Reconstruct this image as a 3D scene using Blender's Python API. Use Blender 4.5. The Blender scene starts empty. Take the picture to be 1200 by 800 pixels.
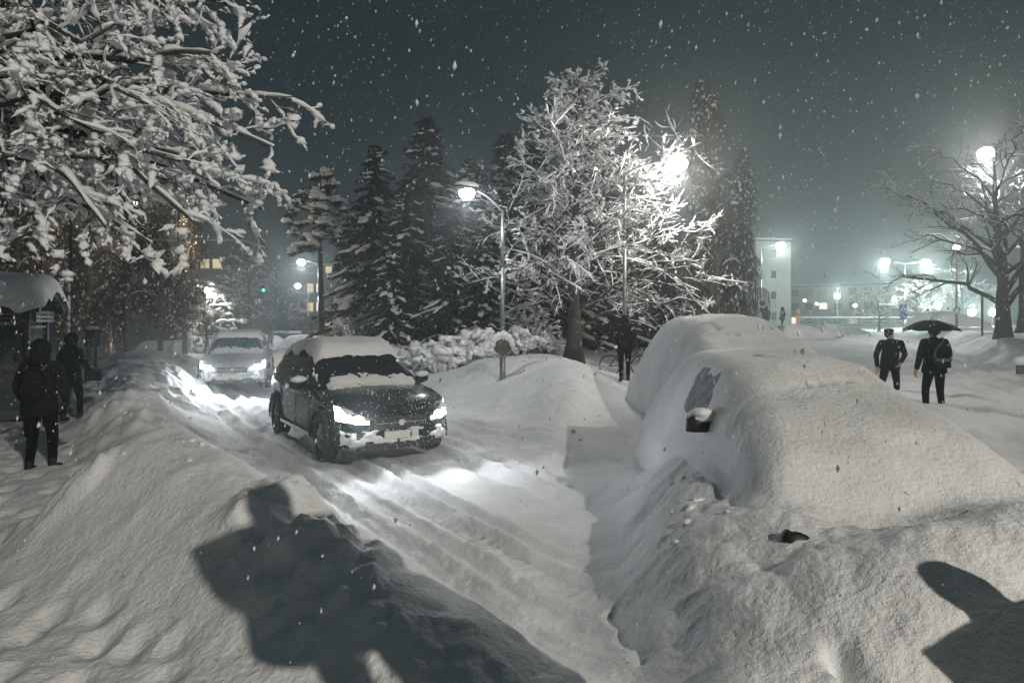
import bpy, math, random
import numpy as np
from mathutils import Vector, Matrix

# ---------------------------------------------------------------- camera, sky, exposure
SC = bpy.context.scene
COL = SC.collection
CAM_H = 2.0                      # lens height over the road (metres)
FPX, HORIZON = 760.0, 378.0      # focal length and horizon row on a 1200 x 800 frame

cam = bpy.data.cameras.new('camera')
cam.sensor_width = 36.0
cam.lens = 36.0 * FPX / 1200.0
cam.shift_y = -(400.0 - HORIZON) / 1200.0
cam.clip_start = 0.05
cam.clip_end = 2000.0
cam_ob = bpy.data.objects.new('camera', cam)
COL.objects.link(cam_ob)
cam_ob.location = (0, 0, CAM_H)
cam_ob.rotation_euler = (math.radians(90), 0, 0)
SC.camera = cam_ob

world = bpy.data.worlds.new('World')
SC.world = world
world.use_nodes = True
wn = world.node_tree
wn.nodes.clear()
w_out = wn.nodes.new('ShaderNodeOutputWorld')
w_bg = wn.nodes.new('ShaderNodeBackground')
w_sky = wn.nodes.new('ShaderNodeTexSky')
w_sky.sky_type = 'NISHITA'
w_sky.sun_disc = False
w_sky.sun_elevation = math.radians(-4.0)
w_sky.sun_rotation = math.radians(200.0)
w_mul = wn.nodes.new('ShaderNodeMix')          # night cloud deck lit by the town, over a trace of sky
w_mul.data_type = 'RGBA'
w_mul.inputs[0].default_value = 0.97
w_mul.inputs[7].default_value = (0.27, 0.50, 0.59, 1)
wn.links.new(w_sky.outputs[0], w_mul.inputs[6])
wn.links.new(w_mul.outputs[2], w_bg.inputs[0])
w_bg.inputs[1].default_value = 0.054
wn.links.new(w_bg.outputs[0], w_out.inputs[0])

SC.view_settings.view_transform = 'Standard'
SC.view_settings.look = 'None'
SC.view_settings.exposure = 0.0
SC.view_settings.gamma = 1.0
SC.view_settings.use_curve_mapping = False
SC.cycles.use_denoising = True
SC.cycles.max_bounces = 4
SC.cycles.diffuse_bounces = 2
SC.cycles.glossy_bounces = 2
SC.cycles.transmission_bounces = 3
SC.cycles.transparent_max_bounces = 6
SC.cycles.volume_bounces = 0
SC.cycles.sample_clamp_indirect = 3.0
SC.cycles.use_light_tree = True

KEY_POS = (13.3, -15.4, 13.3)     # the tall street lamp behind the photographer
KEY_W = 19000.0
LAMP_SCALE = 0.33

# ---------------------------------------------------------------- small maths
def P(px, py, Y):
    """world point seen at a place of the 1200 x 800 photograph, Y metres ahead"""
    return Vector(((px - 600.0) / FPX * Y, Y, CAM_H - (py - HORIZON) / FPX * Y))

def ss(a, b, x):
    t = np.clip((np.asarray(x, float) - a) / (b - a), 0, 1)
    return t * t * (3 - 2 * t)

def _hash(ix, iy, seed):
    h = (ix.astype(np.int64) * 374761393 + iy.astype(np.int64) * 668265263 + seed * 1274126177) & 0xFFFFFFFF
    h = ((h ^ (h >> 13)) * 1274126177) & 0xFFFFFFFF
    h = h ^ (h >> 16)
    return (h & 0xFFFFFF) / float(0xFFFFFF)

def vnoise(x, y, seed=0):
    x = np.asarray(x, float); y = np.asarray(y, float)
    ix = np.floor(x); iy = np.floor(y)
    fx = x - ix; fy = y - iy
    fx = fx * fx * fx * (fx * (fx * 6 - 15) + 10); fy = fy * fy * fy * (fy * (fy * 6 - 15) + 10)
    a = _hash(ix, iy, seed); b = _hash(ix + 1, iy, seed)
    c = _hash(ix, iy + 1, seed); d = _hash(ix + 1, iy + 1, seed)
    return (a * (1 - fx) + b * fx) * (1 - fy) + (c * (1 - fx) + d * fx) * fy - 0.5

def fbm(x, y, seed=0, oct=3, lac=2.1, gain=0.5):
    s = 0; amp = 1.0
    for i in range(oct):
        s = s + amp * vnoise(x, y, seed + i * 17)
        x = x * lac + 3.7; y = y * lac + 1.3; amp *= gain
    return s

def worley(x, y, seed=0):
    ix = np.floor(x); iy = np.floor(y)
    best = np.full(np.shape(x), 9.0); second = best.copy()
    for dx in (-1, 0, 1):
        for dy in (-1, 0, 1):
            cx = ix + dx; cy = iy + dy
            d = np.hypot(cx + _hash(cx, cy, seed) - x, cy + _hash(cx, cy, seed + 5) - y)
            second = np.minimum(second, np.maximum(best, d))
            best = np.minimum(best, d)
    return best, second

def smax(a, b, k):
    h = np.clip(0.5 + 0.5 * (a - b) / k, 0, 1)
    return b * (1 - h) + a * h + k * h * (1 - h)

def smin(a, b, k):
    return -smax(-a, -b, k)

# ---------------------------------------------------------------- objects
def link(name, me, parent=None):
    o = bpy.data.objects.new(name, me)
    COL.objects.link(o)
    if parent is not None:
        o.parent = parent
    return o

def tag(o, label=None, cat=None, group=None, kind=None):
    if label: o['label'] = label
    if cat: o['category'] = cat
    if group: o['group'] = group
    if kind: o['kind'] = kind
    return o

def thing(name, label, cat, loc=(0, 0, 0), rz=0.0, group=None, scale=1.0):
    o = bpy.data.objects.new(name, None)
    COL.objects.link(o)
    o.empty_display_size = 0.2
    o.location = loc
    o.rotation_euler = (0, 0, rz)
    o.scale = (scale, scale, scale)
    return tag(o, label, cat, group)

def copy_tree(o, parent=None, label=None):
    c = o.copy()
    COL.objects.link(c)
    c.parent = parent
    if label: c['label'] = label
    for ch in list(o.children):
        copy_tree(ch, c)
    return c

class MB:
    """collects vertices and faces, then builds ONE mesh"""
    def __init__(self):
        self.v = []; self.q = []; self.t = []; self.n = 0
    def add(self, verts, quads=None, tris=None):
        verts = np.asarray(verts, float).reshape(-1, 3)
        self.v.append(verts)
        if quads is not None and len(quads): self.q.append(np.asarray(quads, np.int64).reshape(-1, 4) + self.n)
        if tris is not None and len(tris): self.t.append(np.asarray(tris, np.int64).reshape(-1, 3) + self.n)
        self.n += len(verts)
        return self
    def box(self, c, s, rz=0.0, taper=1.0, bevel=0.0, m=None):
        """centre c, full size s; eight corners with chamfered upright edges when bevel > 0"""
        hx, hy, hz = s[0] / 2, s[1] / 2, s[2] / 2
        b = min(bevel, hx * .9, hy * .9)
        if b > 0:
            ring = [(-hx + b, -hy), (hx - b, -hy), (hx, -hy + b), (hx, hy - b), (hx - b, hy), (-hx + b, hy), (-hx, hy - b), (-hx, -hy + b)]
        else:
            ring = [(-hx, -hy), (hx, -hy), (hx, hy), (-hx, hy)]
        k = len(ring)
        v = [(x, y, -hz) for x, y in ring] + [(x * taper, y * taper, hz) for x, y in ring]
        v = np.array(v)
        if m is not None: v = v @ np.array(m.to_3x3()).T
        ca, sa = math.cos(rz), math.sin(rz)
        v = np.stack([v[:, 0] * ca - v[:, 1] * sa, v[:, 0] * sa + v[:, 1] * ca, v[:, 2]], 1) + np.array(c, float)
        q = [(i, (i + 1) % k, k + (i + 1) % k, k + i) for i in range(k)]
        t = []
        for i in range(1, k - 1):
            t.append((0, i + 1, i)); t.append((k, k + i, k + i + 1))
        return self.add(v, q, t)
    def tubes(self, path, rad, k=5, sx=1.0, sz=1.0, up=None, cap=True):
        """path (M,N,3), rad (M,N): M tubes of N rings"""
        path = np.asarray(path, float); rad = np.asarray(rad, float)
        if path.ndim == 2: path = path[None]; rad = rad[None]
        M, N, _ = path.shape
        tan = np.gradient(path, axis=1)
        tan /= np.linalg.norm(tan, axis=2, keepdims=True) + 1e-9
        ref = np.zeros((M, 1, 3)); ref[:] = (0, 0, 1)
        steep = np.abs(tan[:, :, 2]).mean(1) > 0.93
        ref[steep] = (0, 1, 0)
        side = np.cross(tan, np.broadcast_to(ref, tan.shape))
        side /= np.linalg.norm(side, axis=2, keepdims=True) + 1e-9
        upv = np.cross(side, tan)
        a = np.arange(k) / k * 2 * math.pi
        ring = path[:, :, None] + rad[:, :, None, None] * (side[:, :, None] * np.cos(a)[None, None, :, None] * sx + upv[:, :, None] * np.sin(a)[None, None, :, None] * sz)
        idx = np.arange(M * N * k).reshape(M, N, k)
        A = idx[:, :-1]; B = idx[:, 1:]
        q = np.stack([A, np.roll(A, -1, 2), np.roll(B, -1, 2), B], -1).reshape(-1, 4)
        self.add(ring.reshape(-1, 3), q)
        if cap and k >= 3:
            base = self.n - M * N * k
            t = []
            for j in range(1, k - 1):
                t.append(np.stack([idx[:, 0, 0], idx[:, 0, j + 1], idx[:, 0, j]], 1))
                t.append(np.stack([idx[:, -1, 0], idx[:, -1, j], idx[:, -1, j + 1]], 1))
            self.t.append(np.concatenate(t) + base)
        return self
    def tube(self, pts, r, k=8, cap=True):
        pts = np.asarray(pts, float)
        r = np.full(len(pts), r) if np.isscalar(r) else np.asarray(r, float)
        return self.tubes(pts[None], r[None], k, cap=cap)
    def ball(self, c, r, nu=12, nv=8, noise=0.0, seed=0, m=None):
        r = (r, r, r) if np.isscalar(r) else r
        th = np.linspace(0, math.pi, nv + 1)[1:-1]; ph = np.arange(nu) / nu * 2 * math.pi
        v = [(0, 0, 1)] + [(math.sin(t) * math.cos(p), math.sin(t) * math.sin(p), math.cos(t)) for t in th for p in ph] + [(0, 0, -1)]
        v = np.array(v)
        if noise: v = v * (1 + noise * fbm(v[:, 0] * 1.7 + v[:, 2] * 1.3 + seed * 3.1, v[:, 1] * 1.7 - v[:, 2] + seed, seed, 2))[:, None]
        v = v * np.array(r)
        if m is not None: v = v @ np.array(m.to_3x3()).T
        v = v + np.array(c, float)
        q = []; t = []
        R = lambda i, j: 1 + i * nu + j % nu
        for i in range(len(th) - 1):
            for j in range(nu): q.append((R(i, j), R(i + 1, j), R(i + 1, j + 1), R(i, j + 1)))
        last = len(v) - 1
        for j in range(nu):
            t.append((0, R(0, j), R(0, j + 1))); t.append((last, R(len(th) - 1, j + 1), R(len(th) - 1, j)))
        return self.add(v, q, t)
    def lathe(self, prof, k=16, c=(0, 0, 0), m=None):
        """profile [(r, z)] turned round z"""
        a = np.arange(k) / k * 2 * math.pi
        v = np.array([(r * math.cos(x), r * math.sin(x), z) for r, z in prof for x in a])
        if m is not None: v = v @ np.array(m.to_3x3()).T
        v = v + np.array(c, float)
        n = len(prof)
        q = [(i * k + j, i * k + (j + 1) % k, (i + 1) * k + (j + 1) % k, (i + 1) * k + j) for i in range(n - 1) for j in range(k)]
        return self.add(v, q)
    def grid(self, V, flip=False):
        """V (A,B,3) sheet"""
        A, B, _ = V.shape
        i = np.arange(A * B).reshape(A, B)
        q = np.stack([i[:-1, :-1], i[1:, :-1], i[1:, 1:], i[:-1, 1:]], -1).reshape(-1, 4)
        if flip: q = q[:, ::-1]
        return self.add(V.reshape(-1, 3), q)
    def mesh(self, name, mat=None, smooth=True):
        v = np.concatenate(self.v) if self.v else np.zeros((0, 3))
        q = np.concatenate(self.q) if self.q else np.zeros((0, 4), np.int64)
        t = np.concatenate(self.t) if self.t else np.zeros((0, 3), np.int64)
        me = bpy.data.meshes.new(name)
        nl = len(q) * 4 + len(t) * 3
        me.vertices.add(len(v)); me.vertices.foreach_set('co', v.ravel().astype(np.float32))
        me.loops.add(nl); me.loops.foreach_set('vertex_index', np.concatenate([q.ravel(), t.ravel()]).astype(np.int32))
        me.polygons.add(len(q) + len(t))
        st = np.concatenate([np.arange(len(q)) * 4, len(q) * 4 + np.arange(len(t)) * 3]).astype(np.int32)
        me.polygons.foreach_set('loop_start', st)
        me.polygons.foreach_set('use_smooth', np.full(len(q) + len(t), smooth))
        me.update(calc_edges=True)
        if mat is not None: me.materials.append(mat)
        return me
    def build(self, name, mat=None, parent=None, smooth=False):
        return link(name, self.mesh(name, mat, smooth), parent)

# ---------------------------------------------------------------- materials
def mat(name, col, rough=0.7, metal=0.0, emit=None, estr=0.0, vary=0.0, vscale=6.0, bump=0.0, bscale=40.0, coat=0.0, spec=0.5, col2=None, alpha=1.0, trans=0.0):
    m = bpy.data.materials.new(name)
    m.use_nodes = True
    nt = m.node_tree
    b = nt.nodes['Principled BSDF']
    b.inputs['Base Color'].default_value = (*col, 1)
    b.inputs['Roughness'].default_value = rough
    b.inputs['Metallic'].default_value = metal
    b.inputs['Specular IOR Level'].default_value = spec
    b.inputs['Coat Weight'].default_value = coat
    b.inputs['Alpha'].default_value = alpha
    b.inputs['Transmission Weight'].default_value = trans
    tc = nt.nodes.new('ShaderNodeTexCoord')
    if vary or col2:
        n = nt.nodes.new('ShaderNodeTexNoise'); n.inputs['Scale'].default_value = vscale; n.inputs['Detail'].default_value = 5
        nt.links.new(tc.outputs['Object'], n.inputs['Vector'])
        r = nt.nodes.new('ShaderNodeValToRGB')
        c2 = col2 or tuple(c * (1 - vary) for c in col)
        r.color_ramp.elements[0].position = 0.35; r.color_ramp.elements[1].position = 0.65
        r.color_ramp.elements[0].color = (*c2, 1)
        r.color_ramp.elements[1].color = (*(col if col2 else tuple(min(1, c * (1 + vary * .4)) for c in col)), 1)
        nt.links.new(n.outputs['Fac'], r.inputs[0]); nt.links.new(r.outputs[0], b.inputs['Base Color'])
    if bump:
        n2 = nt.nodes.new('ShaderNodeTexNoise'); n2.inputs['Scale'].default_value = bscale; n2.inputs['Detail'].default_value = 4
        nt.links.new(tc.outputs['Object'], n2.inputs['Vector'])
        bp = nt.nodes.new('ShaderNodeBump'); bp.inputs['Strength'].default_value = bump; bp.inputs['Distance'].default_value = 0.02
        nt.links.new(n2.outputs['Fac'], bp.inputs['Height']); nt.links.new(bp.outputs[0], b.inputs['Normal'])
    if emit:
        b.inputs['Emission Color'].default_value = (*emit, 1)
        b.inputs['Emission Strength'].default_value = estr
        m.cycles.emission_sampling = 'NONE'      # the lamps in them do the lighting
    return m

def snow_mat(name, grain=0.5, scale=28.0, col=(0.82, 0.85, 0.87)):
    m = bpy.data.materials.new(name); m.use_nodes = True
    nt = m.node_tree; b = nt.nodes['Principled BSDF']
    b.inputs['Roughness'].default_value = 0.62; b.inputs['Specular IOR Level'].default_value = 0.25
    tc = nt.nodes.new('ShaderNodeTexCoord')
    n = nt.nodes.new('ShaderNodeTexNoise'); n.inputs['Scale'].default_value = 0.9; n.inputs['Detail'].default_value = 7; n.inputs['Roughness'].default_value = .65
    nt.links.new(tc.outputs['Object'], n.inputs['Vector'])
    r = nt.nodes.new('ShaderNodeValToRGB')
    r.color_ramp.elements[0].position = .3; r.color_ramp.elements[1].position = .62
    r.color_ramp.elements[0].color = (col[0] * .80, col[1] * .79, col[2] * .78, 1); r.color_ramp.elements[1].color = (*col, 1)
    nt.links.new(n.outputs['Fac'], r.inputs[0]); nt.links.new(r.outputs[0], b.inputs['Base Color'])
    n1 = nt.nodes.new('ShaderNodeTexNoise'); n1.inputs['Scale'].default_value = scale; n1.inputs['Detail'].default_value = 3
    n2 = nt.nodes.new('ShaderNodeTexNoise'); n2.inputs['Scale'].default_value = scale * 4.3; n2.inputs['Detail'].default_value = 2
    ad = nt.nodes.new('ShaderNodeMath'); ad.operation = 'MULTIPLY_ADD'; ad.inputs[1].default_value = 0.35
    nt.links.new(tc.outputs['Object'], n1.inputs['Vector']); nt.links.new(tc.outputs['Object'], n2.inputs['Vector'])
    nt.links.new(n2.outputs['Fac'], ad.inputs[0]); nt.links.new(n1.outputs['Fac'], ad.inputs[2])
    bp = nt.nodes.new('ShaderNodeBump'); bp.inputs['Strength'].default_value = grain; bp.inputs['Distance'].default_value = 0.03
    nt.links.new(ad.outputs[0], bp.inputs['Height']); nt.links.new(bp.outputs[0], b.inputs['Normal'])
    return m

M = {}
M['snow'] = snow_mat('ground_snow', 0.55, 26.0)
M['snow_soft'] = snow_mat('fresh_snow', 0.35, 18.0, (0.84, 0.86, 0.88))
M['snow_far'] = mat('branch_snow', (0.82, 0.85, 0.87), 0.7, spec=0.2)
M['bark'] = mat('bark', (0.055, 0.045, 0.038), 0.9, vary=.5, vscale=9, bump=.6, bscale=30)
M['birch_bark'] = mat('birch_bark', (0.22, 0.21, 0.19), 0.85, col2=(0.05, .045, .04), vscale=7, bump=.3)
M['twig'] = mat('twig', (0.045, 0.035, 0.030), 0.9)
M['hanging_twig'] = mat('hanging_twig', (0.075, 0.055, 0.042), 0.9, vary=.5, vscale=3)
M['needle'] = mat('needles', (0.012, 0.020, 0.016), 0.9, vary=.5, vscale=2.5)
M['post'] = mat('galvanised_steel', (0.30, 0.31, 0.32), 0.45, .7, vary=.3, vscale=12)
M['dark_metal'] = mat('dark_metal', (0.035, 0.04, 0.042), 0.5, .4)
M['black'] = mat('black_plastic', (0.012, 0.013, 0.014), 0.55)
M['rubber'] = mat('rubber', (0.016, 0.016, 0.017), 0.85, bump=.4, bscale=60)
M['rim'] = mat('wheel_rim', (0.34, 0.35, 0.36), 0.35, .8, vary=.3, vscale=20)
M['chrome'] = mat('chrome', (0.6, 0.61, 0.62), 0.2, 1.0)
M['black_paint'] = mat('black_car_paint', (0.005, 0.007, 0.008), 0.22, 0.0, coat=.0, spec=.22, bump=.05, bscale=90)
M['silver_paint'] = mat('silver_car_paint', (0.36, 0.38, 0.40), 0.4, .3, coat=.3)
M['car_glass'] = mat('car_glass', (0.004, 0.006, 0.008), 0.06, 0.0, spec=.4)
M['car_glass_blue'] = mat('blue_car_glass', (0.02, 0.07, 0.11), 0.1, 0.0, spec=.7)
M['headlight'] = mat('lit_headlight', (0.9, 0.9, 0.9), 0.2, emit=(0.92, 0.97, 1.0), estr=30.0)
M['lens'] = mat('lit_lamp_lens', (0.9, 0.9, 0.9), 0.3, emit=(1.0, 0.93, 0.86), estr=28.0)
M['lens_warm'] = mat('lit_warm_lens', (0.9, 0.85, 0.7), 0.3, emit=(1.0, 0.82, 0.52), estr=22.0)
M['window_lit'] = mat('lit_window', (0.6, 0.5, 0.3), 0.4, emit=(1.0, 0.80, 0.48), estr=0.85)
M['window_bright'] = mat('bright_window', (0.7, 0.65, 0.5), 0.4, emit=(1.0, 0.90, 0.70), estr=1.6)
M['window_dark'] = mat('dark_window', (0.02, 0.026, 0.03), 0.15)
M['window_frame'] = mat('window_frame', (0.30, 0.30, 0.29), 0.6)
M['render'] = mat('pale_render', (0.50, 0.50, 0.46), 0.9, vary=.12, vscale=.6)
M['render_dark'] = mat('brown_render', (0.12, 0.11, 0.105), 0.9, vary=.2, vscale=.7)
M['plate'] = mat('number_plate', (0.7, 0.7, 0.68), 0.5)

# ---------------------------------------------------------------- the snow-covered ground
U = np.array([-0.54, 0.84]); U = U / np.linalg.norm(U)       # the street with the two oncoming cars
NV = np.array([U[1], -U[0]])                                  # across that street
V2 = np.array([0.45, 0.89]); V2 = V2 / np.linalg.norm(V2)    # the street on the other side
MV = np.array([V2[1], -V2[0]])

def ridge(x, y, pts, p=2.0):
    best = np.zeros(np.shape(x))
    pts = np.asarray(pts, float)
    for a, b in zip(pts[:-1], pts[1:]):
        d = b[:2] - a[:2]; L2 = d @ d
        t = np.clip(((x - a[0]) * d[0] + (y - a[1]) * d[1]) / L2, 0, 1)
        dist = np.hypot(x - a[0] - t * d[0], y - a[1] - t * d[1])
        z = a[2] + (b[2] - a[2]) * t; w = a[3] + (b[3] - a[3]) * t
        best = np.maximum(best, z * np.exp(-0.9 * (dist / w) ** p))
    return best

RIDGE_LEFT = [(0.55, 2.85, .10, .45), (0.10, 3.25, .28, .5), (-.85, 4.0, .46, .6), (-1.68, 4.75, .62, .7), (-2.6, 5.5, .86, .78), (-3.3, 6.1, 1.02, .82), (-4.0, 7.1, .22, .6),
              (-5.0, 9.2, .26, .6), (-6.5, 11.2, .80, .8), (-7.4, 12.8, .50, .85), (-8.3, 14.5, .70, 1.0), (-10.4, 18.5, 1.05, 1.7), (-12.5, 22, 1.05, 2.2), (-17, 31, .7, 2.2), (-25, 50, .5, 3)]
RIDGE_NEAR = [(-2.6, 2.2, .10, .7), (-1.5, 2.3, .30, .75), (-.45, 2.3, .36, .6), (.35, 2.3, .22, .5)]
RIDGE_RIGHT = [(0.55, 2.75, .10, .4), (1.1, 2.85, .34, .5), (1.6, 2.95, .40, .55), (2.3, 3.0, .44, .6), (3.6, 3.15, .50, .7), (5.5, 3.6, .5, .8)]
RIDGE_KERB = [(1.15, 3.7, .16, .5), (1.35, 4.4, .36, .55), (1.65, 5.2, .58, .62), (2.0, 6.5, .64, .60), (2.4, 8.0, .46, .5), (2.75, 9.6, .34, .45), (3.0, 12, .26, .4), (4.1, 16, .24, .5), (5.2, 20, .2, .8)]
RIDGE_STREET = [(1.45, 3.75, .30, .6), (2.1, 3.85, .54, .85), (3.0, 3.95, .62, .95), (4.0, 4.5, .62, .9), (4.7, 6.6, .50, .75), (5.4, 9.2, .34, .7), (6.6, 12, .28, .7), (8.6, 16.5, .2, .7), (12, 24, .15, .8)]
RIDGE_PATH = [(.75, 9.5, .10, .4), (.75, 11.5, .16, .5), (1.1, 14, .22, .7), (1.6, 17, .22, .8)]

CARS_BURIED = [(2.88, 6.75, math.atan2(-1, -.05), .27, 1.0), (3.85, 11.6, math.atan2(-1, .02), .44, 1.04)]
_lx = np.linspace(-3.2, 3.2, 321)
_tp = np.interp(_lx, [-2.75, -2.4, -2.15, -1.75, -1.1, -.2, .45, 1.0, 1.75, 2.1, 2.5, 2.9], [0, .55, .95, 1.33, 1.42, 1.42, 1.32, 1.06, .86, .70, .40, 0])
_kern = np.exp(-np.linspace(-2, 2, 25) ** 2); _kern /= _kern.sum()
_tp = np.convolve(np.pad(_tp, 12, mode='edge'), _kern, mode='valid')
_ly = np.linspace(0, 1.9, 191)
_cp = np.interp(_ly, [0, .35, .58, .72, .84, .95, 1.08, 1.24, 1.5], [1.46, 1.44, 1.36, 1.18, .94, .74, .42, .14, 0])
_cp = np.convolve(np.pad(_cp, 12, mode='edge'), _kern, mode='valid')

def car_local(x, y, car):
    cx, cy, a, z0, s = car
    dx = (x - cx) / s; dy = (y - cy) / s
    return dx * math.cos(a) + dy * math.sin(a), -dx * math.sin(a) + dy * math.cos(a)

def car_bump(x, y, car):
    lx, ly = car_local(x, y, car)
    h = smin(np.interp(lx, _lx, _tp), np.interp(np.where(ly > 0, 1.14, 1.0) * np.abs(ly), _ly, _cp), .40) + .055
    h = h * ss(0.0, .12, h)
    return np.maximum(h, 0) * car[4] * (1.17 if car[4] > 1 else 1.0)

def base_h(x, y):
    a = x / (np.maximum(y, 0) + 6.0)
    n = x * NV[0] + y * NV[1]
    m = x * MV[0] + y * MV[1]
    zL = -1.0 * ss(24, 58, y)
    zR = .12 + .26 * ss(4, 14, y) + .85 * ss(17, 60, y)
    wR = ss(-.02, .24, a)
    h = zL * (1 - wR) + zR * wR
    forest = .92 * ss(7.0, 10.6, n) * (1 - ss(.02, .17, a)) * ss(-.62, -.48, a - 0) * (1 - .5 * ss(40, 70, y))
    h = h + np.where(y > 2, forest, 0)
    far_bank = (.80 * ss(4.9, 6.9, m) + .18 * ss(7, 14, m)) * ss(.25, .42, a) * (1 - .6 * ss(34, 60, y))
    h = h + np.where(y > 2, far_bank, 0)
    h = h + .30 * (1 - ss(1.6, 2.9, np.hypot(x, y))) + 1.25 * np.exp(-((x - 1.5) ** 2 + (y - .35) ** 2) / .38)   # level under the viewer, and an unseen heap added to lift the shadow caster
    return h

def soft_h(x, y):
    """the ground without its small relief"""
    x = np.asarray(x, float); y = np.asarray(y, float)
    h = base_h(x, y)
    wob = .10 * fbm(x * .9, y * .9, 3, 3)
    hr = ridge(x + wob * 2, y - wob * 2, RIDGE_LEFT, 2.2)
    h = h + hr
    for r in (RIDGE_NEAR, RIDGE_RIGHT, RIDGE_KERB, RIDGE_STREET, RIDGE_PATH):
        h = h + ridge(x + wob, y - wob, r, 2.4)
    # gullies between the foreground heaps
    for c in CARS_BURIED:
        b = car_bump(x, y, c)
        h = smax(h, c[3] + b - 1.5 * (1 - ss(.0, .30, b)), .14)
    return h

def gz(x, y):
    return float(soft_h(np.array([x]), np.array([y]))[0])

def road_masks(x, y):
    n = x * NV[0] + y * NV[1]; s = x * U[0] + y * U[1]
    wig = .25 * vnoise(s * .12, n * .0 + 2, 9)
    n = n + wig
    left = ss(1.7, 2.3, n) * (1 - ss(6.6, 7.1, n)) * (1 - ss(-.1, 1.2, x))
    m = x * MV[0] + y * MV[1]; s2 = x * V2[0] + y * V2[1]
    right = ss(1.4, 2.0, m) * (1 - ss(4.5, 5.0, m)) * ss(6, 9, y)
    return n, s, left, m, s2, right

def detail_h(x, y):
    r = np.hypot(x, y)
    fade = 1 - ss(30, 60, r)
    n, s, left, m, s2, right = road_masks(x, y)
    carm = np.zeros(np.shape(x))
    for c in CARS_BURIED:
        carm = np.maximum(carm, ss(.25, .6, car_bump(x, y, c)))
    d = .055 * fbm(x * .8, y * .8, 21, 3) + .018 * fbm(x * 4, y * 4, 31, 2) + .010 * vnoise(x * 13, y * 13, 41) + .005 * vnoise(x * 31, y * 31, 43) * (1 - ss(5, 9, r))
    # street: churned snow, ruts and one clear tread print
    churn = .10 * np.abs(fbm(s * .35, n * 3.4, 51, 3)) + .05 * np.abs(fbm(s * 2.2, n * 6.5, 61, 3)) + .03 * np.abs(fbm(s * 7, n * 9, 63, 2)) * ss(-.05, .2, fbm(s * .5, n * 1.5, 65, 2))
    ruts = np.zeros(np.shape(x))
    for c0, w, dep in ((2.25, .10, .06), (2.62, .09, .05), (3.0, .13, .085), (3.35, .08, .05), (4.5, .14, .09), (4.85, .09, .06), (5.3, .10, .05), (5.9, .14, .07), (6.3, .09, .05)):
        ruts -= dep * np.exp(-((n - c0 - .10 * vnoise(s * .3, c0 + n * 0, 71)) / w) ** 2)
        ruts += dep * .7 * np.exp(-((n - c0 - w * 2.0 - .10 * vnoise(s * .3, c0 + n * 0, 71)) / (w * .7)) ** 2)
    tread = .014 * np.sin(s * 2 * math.pi / .15) * np.exp(-((n - 3.02) / .11) ** 2)
    smooth_lane = 1 - .75 * np.exp(-((n - 3.9) / .42) ** 2)
    d = d * (1 - .5 * left) + left * fade * (churn * smooth_lane + ruts + tread - .04)
    churn2 = .05 * np.abs(fbm(s2 * .8, m * 3.2, 81, 3))
    r2 = np.zeros(np.shape(x))
    for c0, w, dep in ((2.2, .16, .04), (3.0, .14, .05), (3.7, .16, .06), (4.35, .12, .05)):
        r2 -= dep * np.exp(-((m - c0) / w) ** 2)
        r2 += dep * .6 * np.exp(-((m - c0 - .3) / .14) ** 2)
    d = d + right * fade * (churn2 + r2)
    # lumps thrown up by the plough
    hr = ridge(x, y, RIDGE_LEFT, 2.2); hk = ridge(x, y, RIDGE_KERB) + ridge(x, y, RIDGE_PATH) + .6 * ridge(x, y, RIDGE_STREET)
    b1, b2 = worley(x * 1.7 + .6 * vnoise(x * 2, y * 2, 4), y * 1.7 + .6 * vnoise(x * 2, y * 2, 6), 91)
    c1, c2 = worley(x * 4.2 + .5 * vnoise(x * 5, y * 5, 4), y * 4.2 + .5 * vnoise(x * 5, y * 5, 6), 95)
    lump = np.clip(.55 - b1, 0, 1) * .34 + np.clip(.45 - c1, 0, 1) * .17
    wl = np.clip(hr * 2.2, 0, 1) * (1 - .85 * ss(.75, 1.0, hr)) * ss(.8, -.6, x + .35 * y - 1.1) * (1 - left)
    patch = ss(-.12, .14, fbm(x * .7, y * .7, 101, 2))
    d = d + wl * patch * lump * .75 + np.clip(hk * 3, 0, 1) * (1 - carm) * lump * .26
    # trodden paths
    pl = ss(1.6, .5, n) * ss(.25, .05, hr) * ss(-1.2, -2.4, x) * (1 - ss(24, 32, y))
    px_ = np.interp(y, [2.6, 5.2, 8.5, 13, 18], [.55, .5, 1.05, 2.0, 3.1])
    pr = np.exp(-((x - px_) / (.42 + .02 * y)) ** 4) * ss(2.2, 3.0, y) * (1 - ss(20, 24, y))
    f1, f2 = worley(x * 2.9, y * 2.2, 111)
    dent = -.10 * np.clip(.42 - f1, 0, 1) / .42 + .02 * np.abs(fbm(x * 6, y * 6, 115, 2))
    d = d + (pl * .8 + pr * .35) * dent
    d = d * (1 - .5 * pr) - pr * .05
    d = d * (1 - .45 * carm) + carm * (.035 * fbm(x * 1.9, y * 1.9, 131, 3) - .05 * ss(.035, .0, np.abs(fbm(x * .9 + 4, y * 1.3, 133, 2) - .12)) * ss(0, .2, fbm(x * .7, y * .7, 135, 2)))
    # creases and holes in the near heaps
    for (x0, y0, x1, y1, w, dep) in ((.92, 2.55, .58, 3.05, .05, .06), (1.62, 2.35, 1.44, 2.86, .05, .12), (.72, 3.5, .66, 4.3, .05, .04)):
        dx, dy = x1 - x0, y1 - y0
        t = np.clip(((x - x0) * dx + (y - y0) * dy) / (dx * dx + dy * dy), 0, 1)
        q = np.hypot(x - x0 - t * dx + .03 * vnoise(x * 9, y * 9, 7), y - y0 - t * dy)
        d = d - dep * np.exp(-(q / w) ** 2)
    return d

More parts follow.
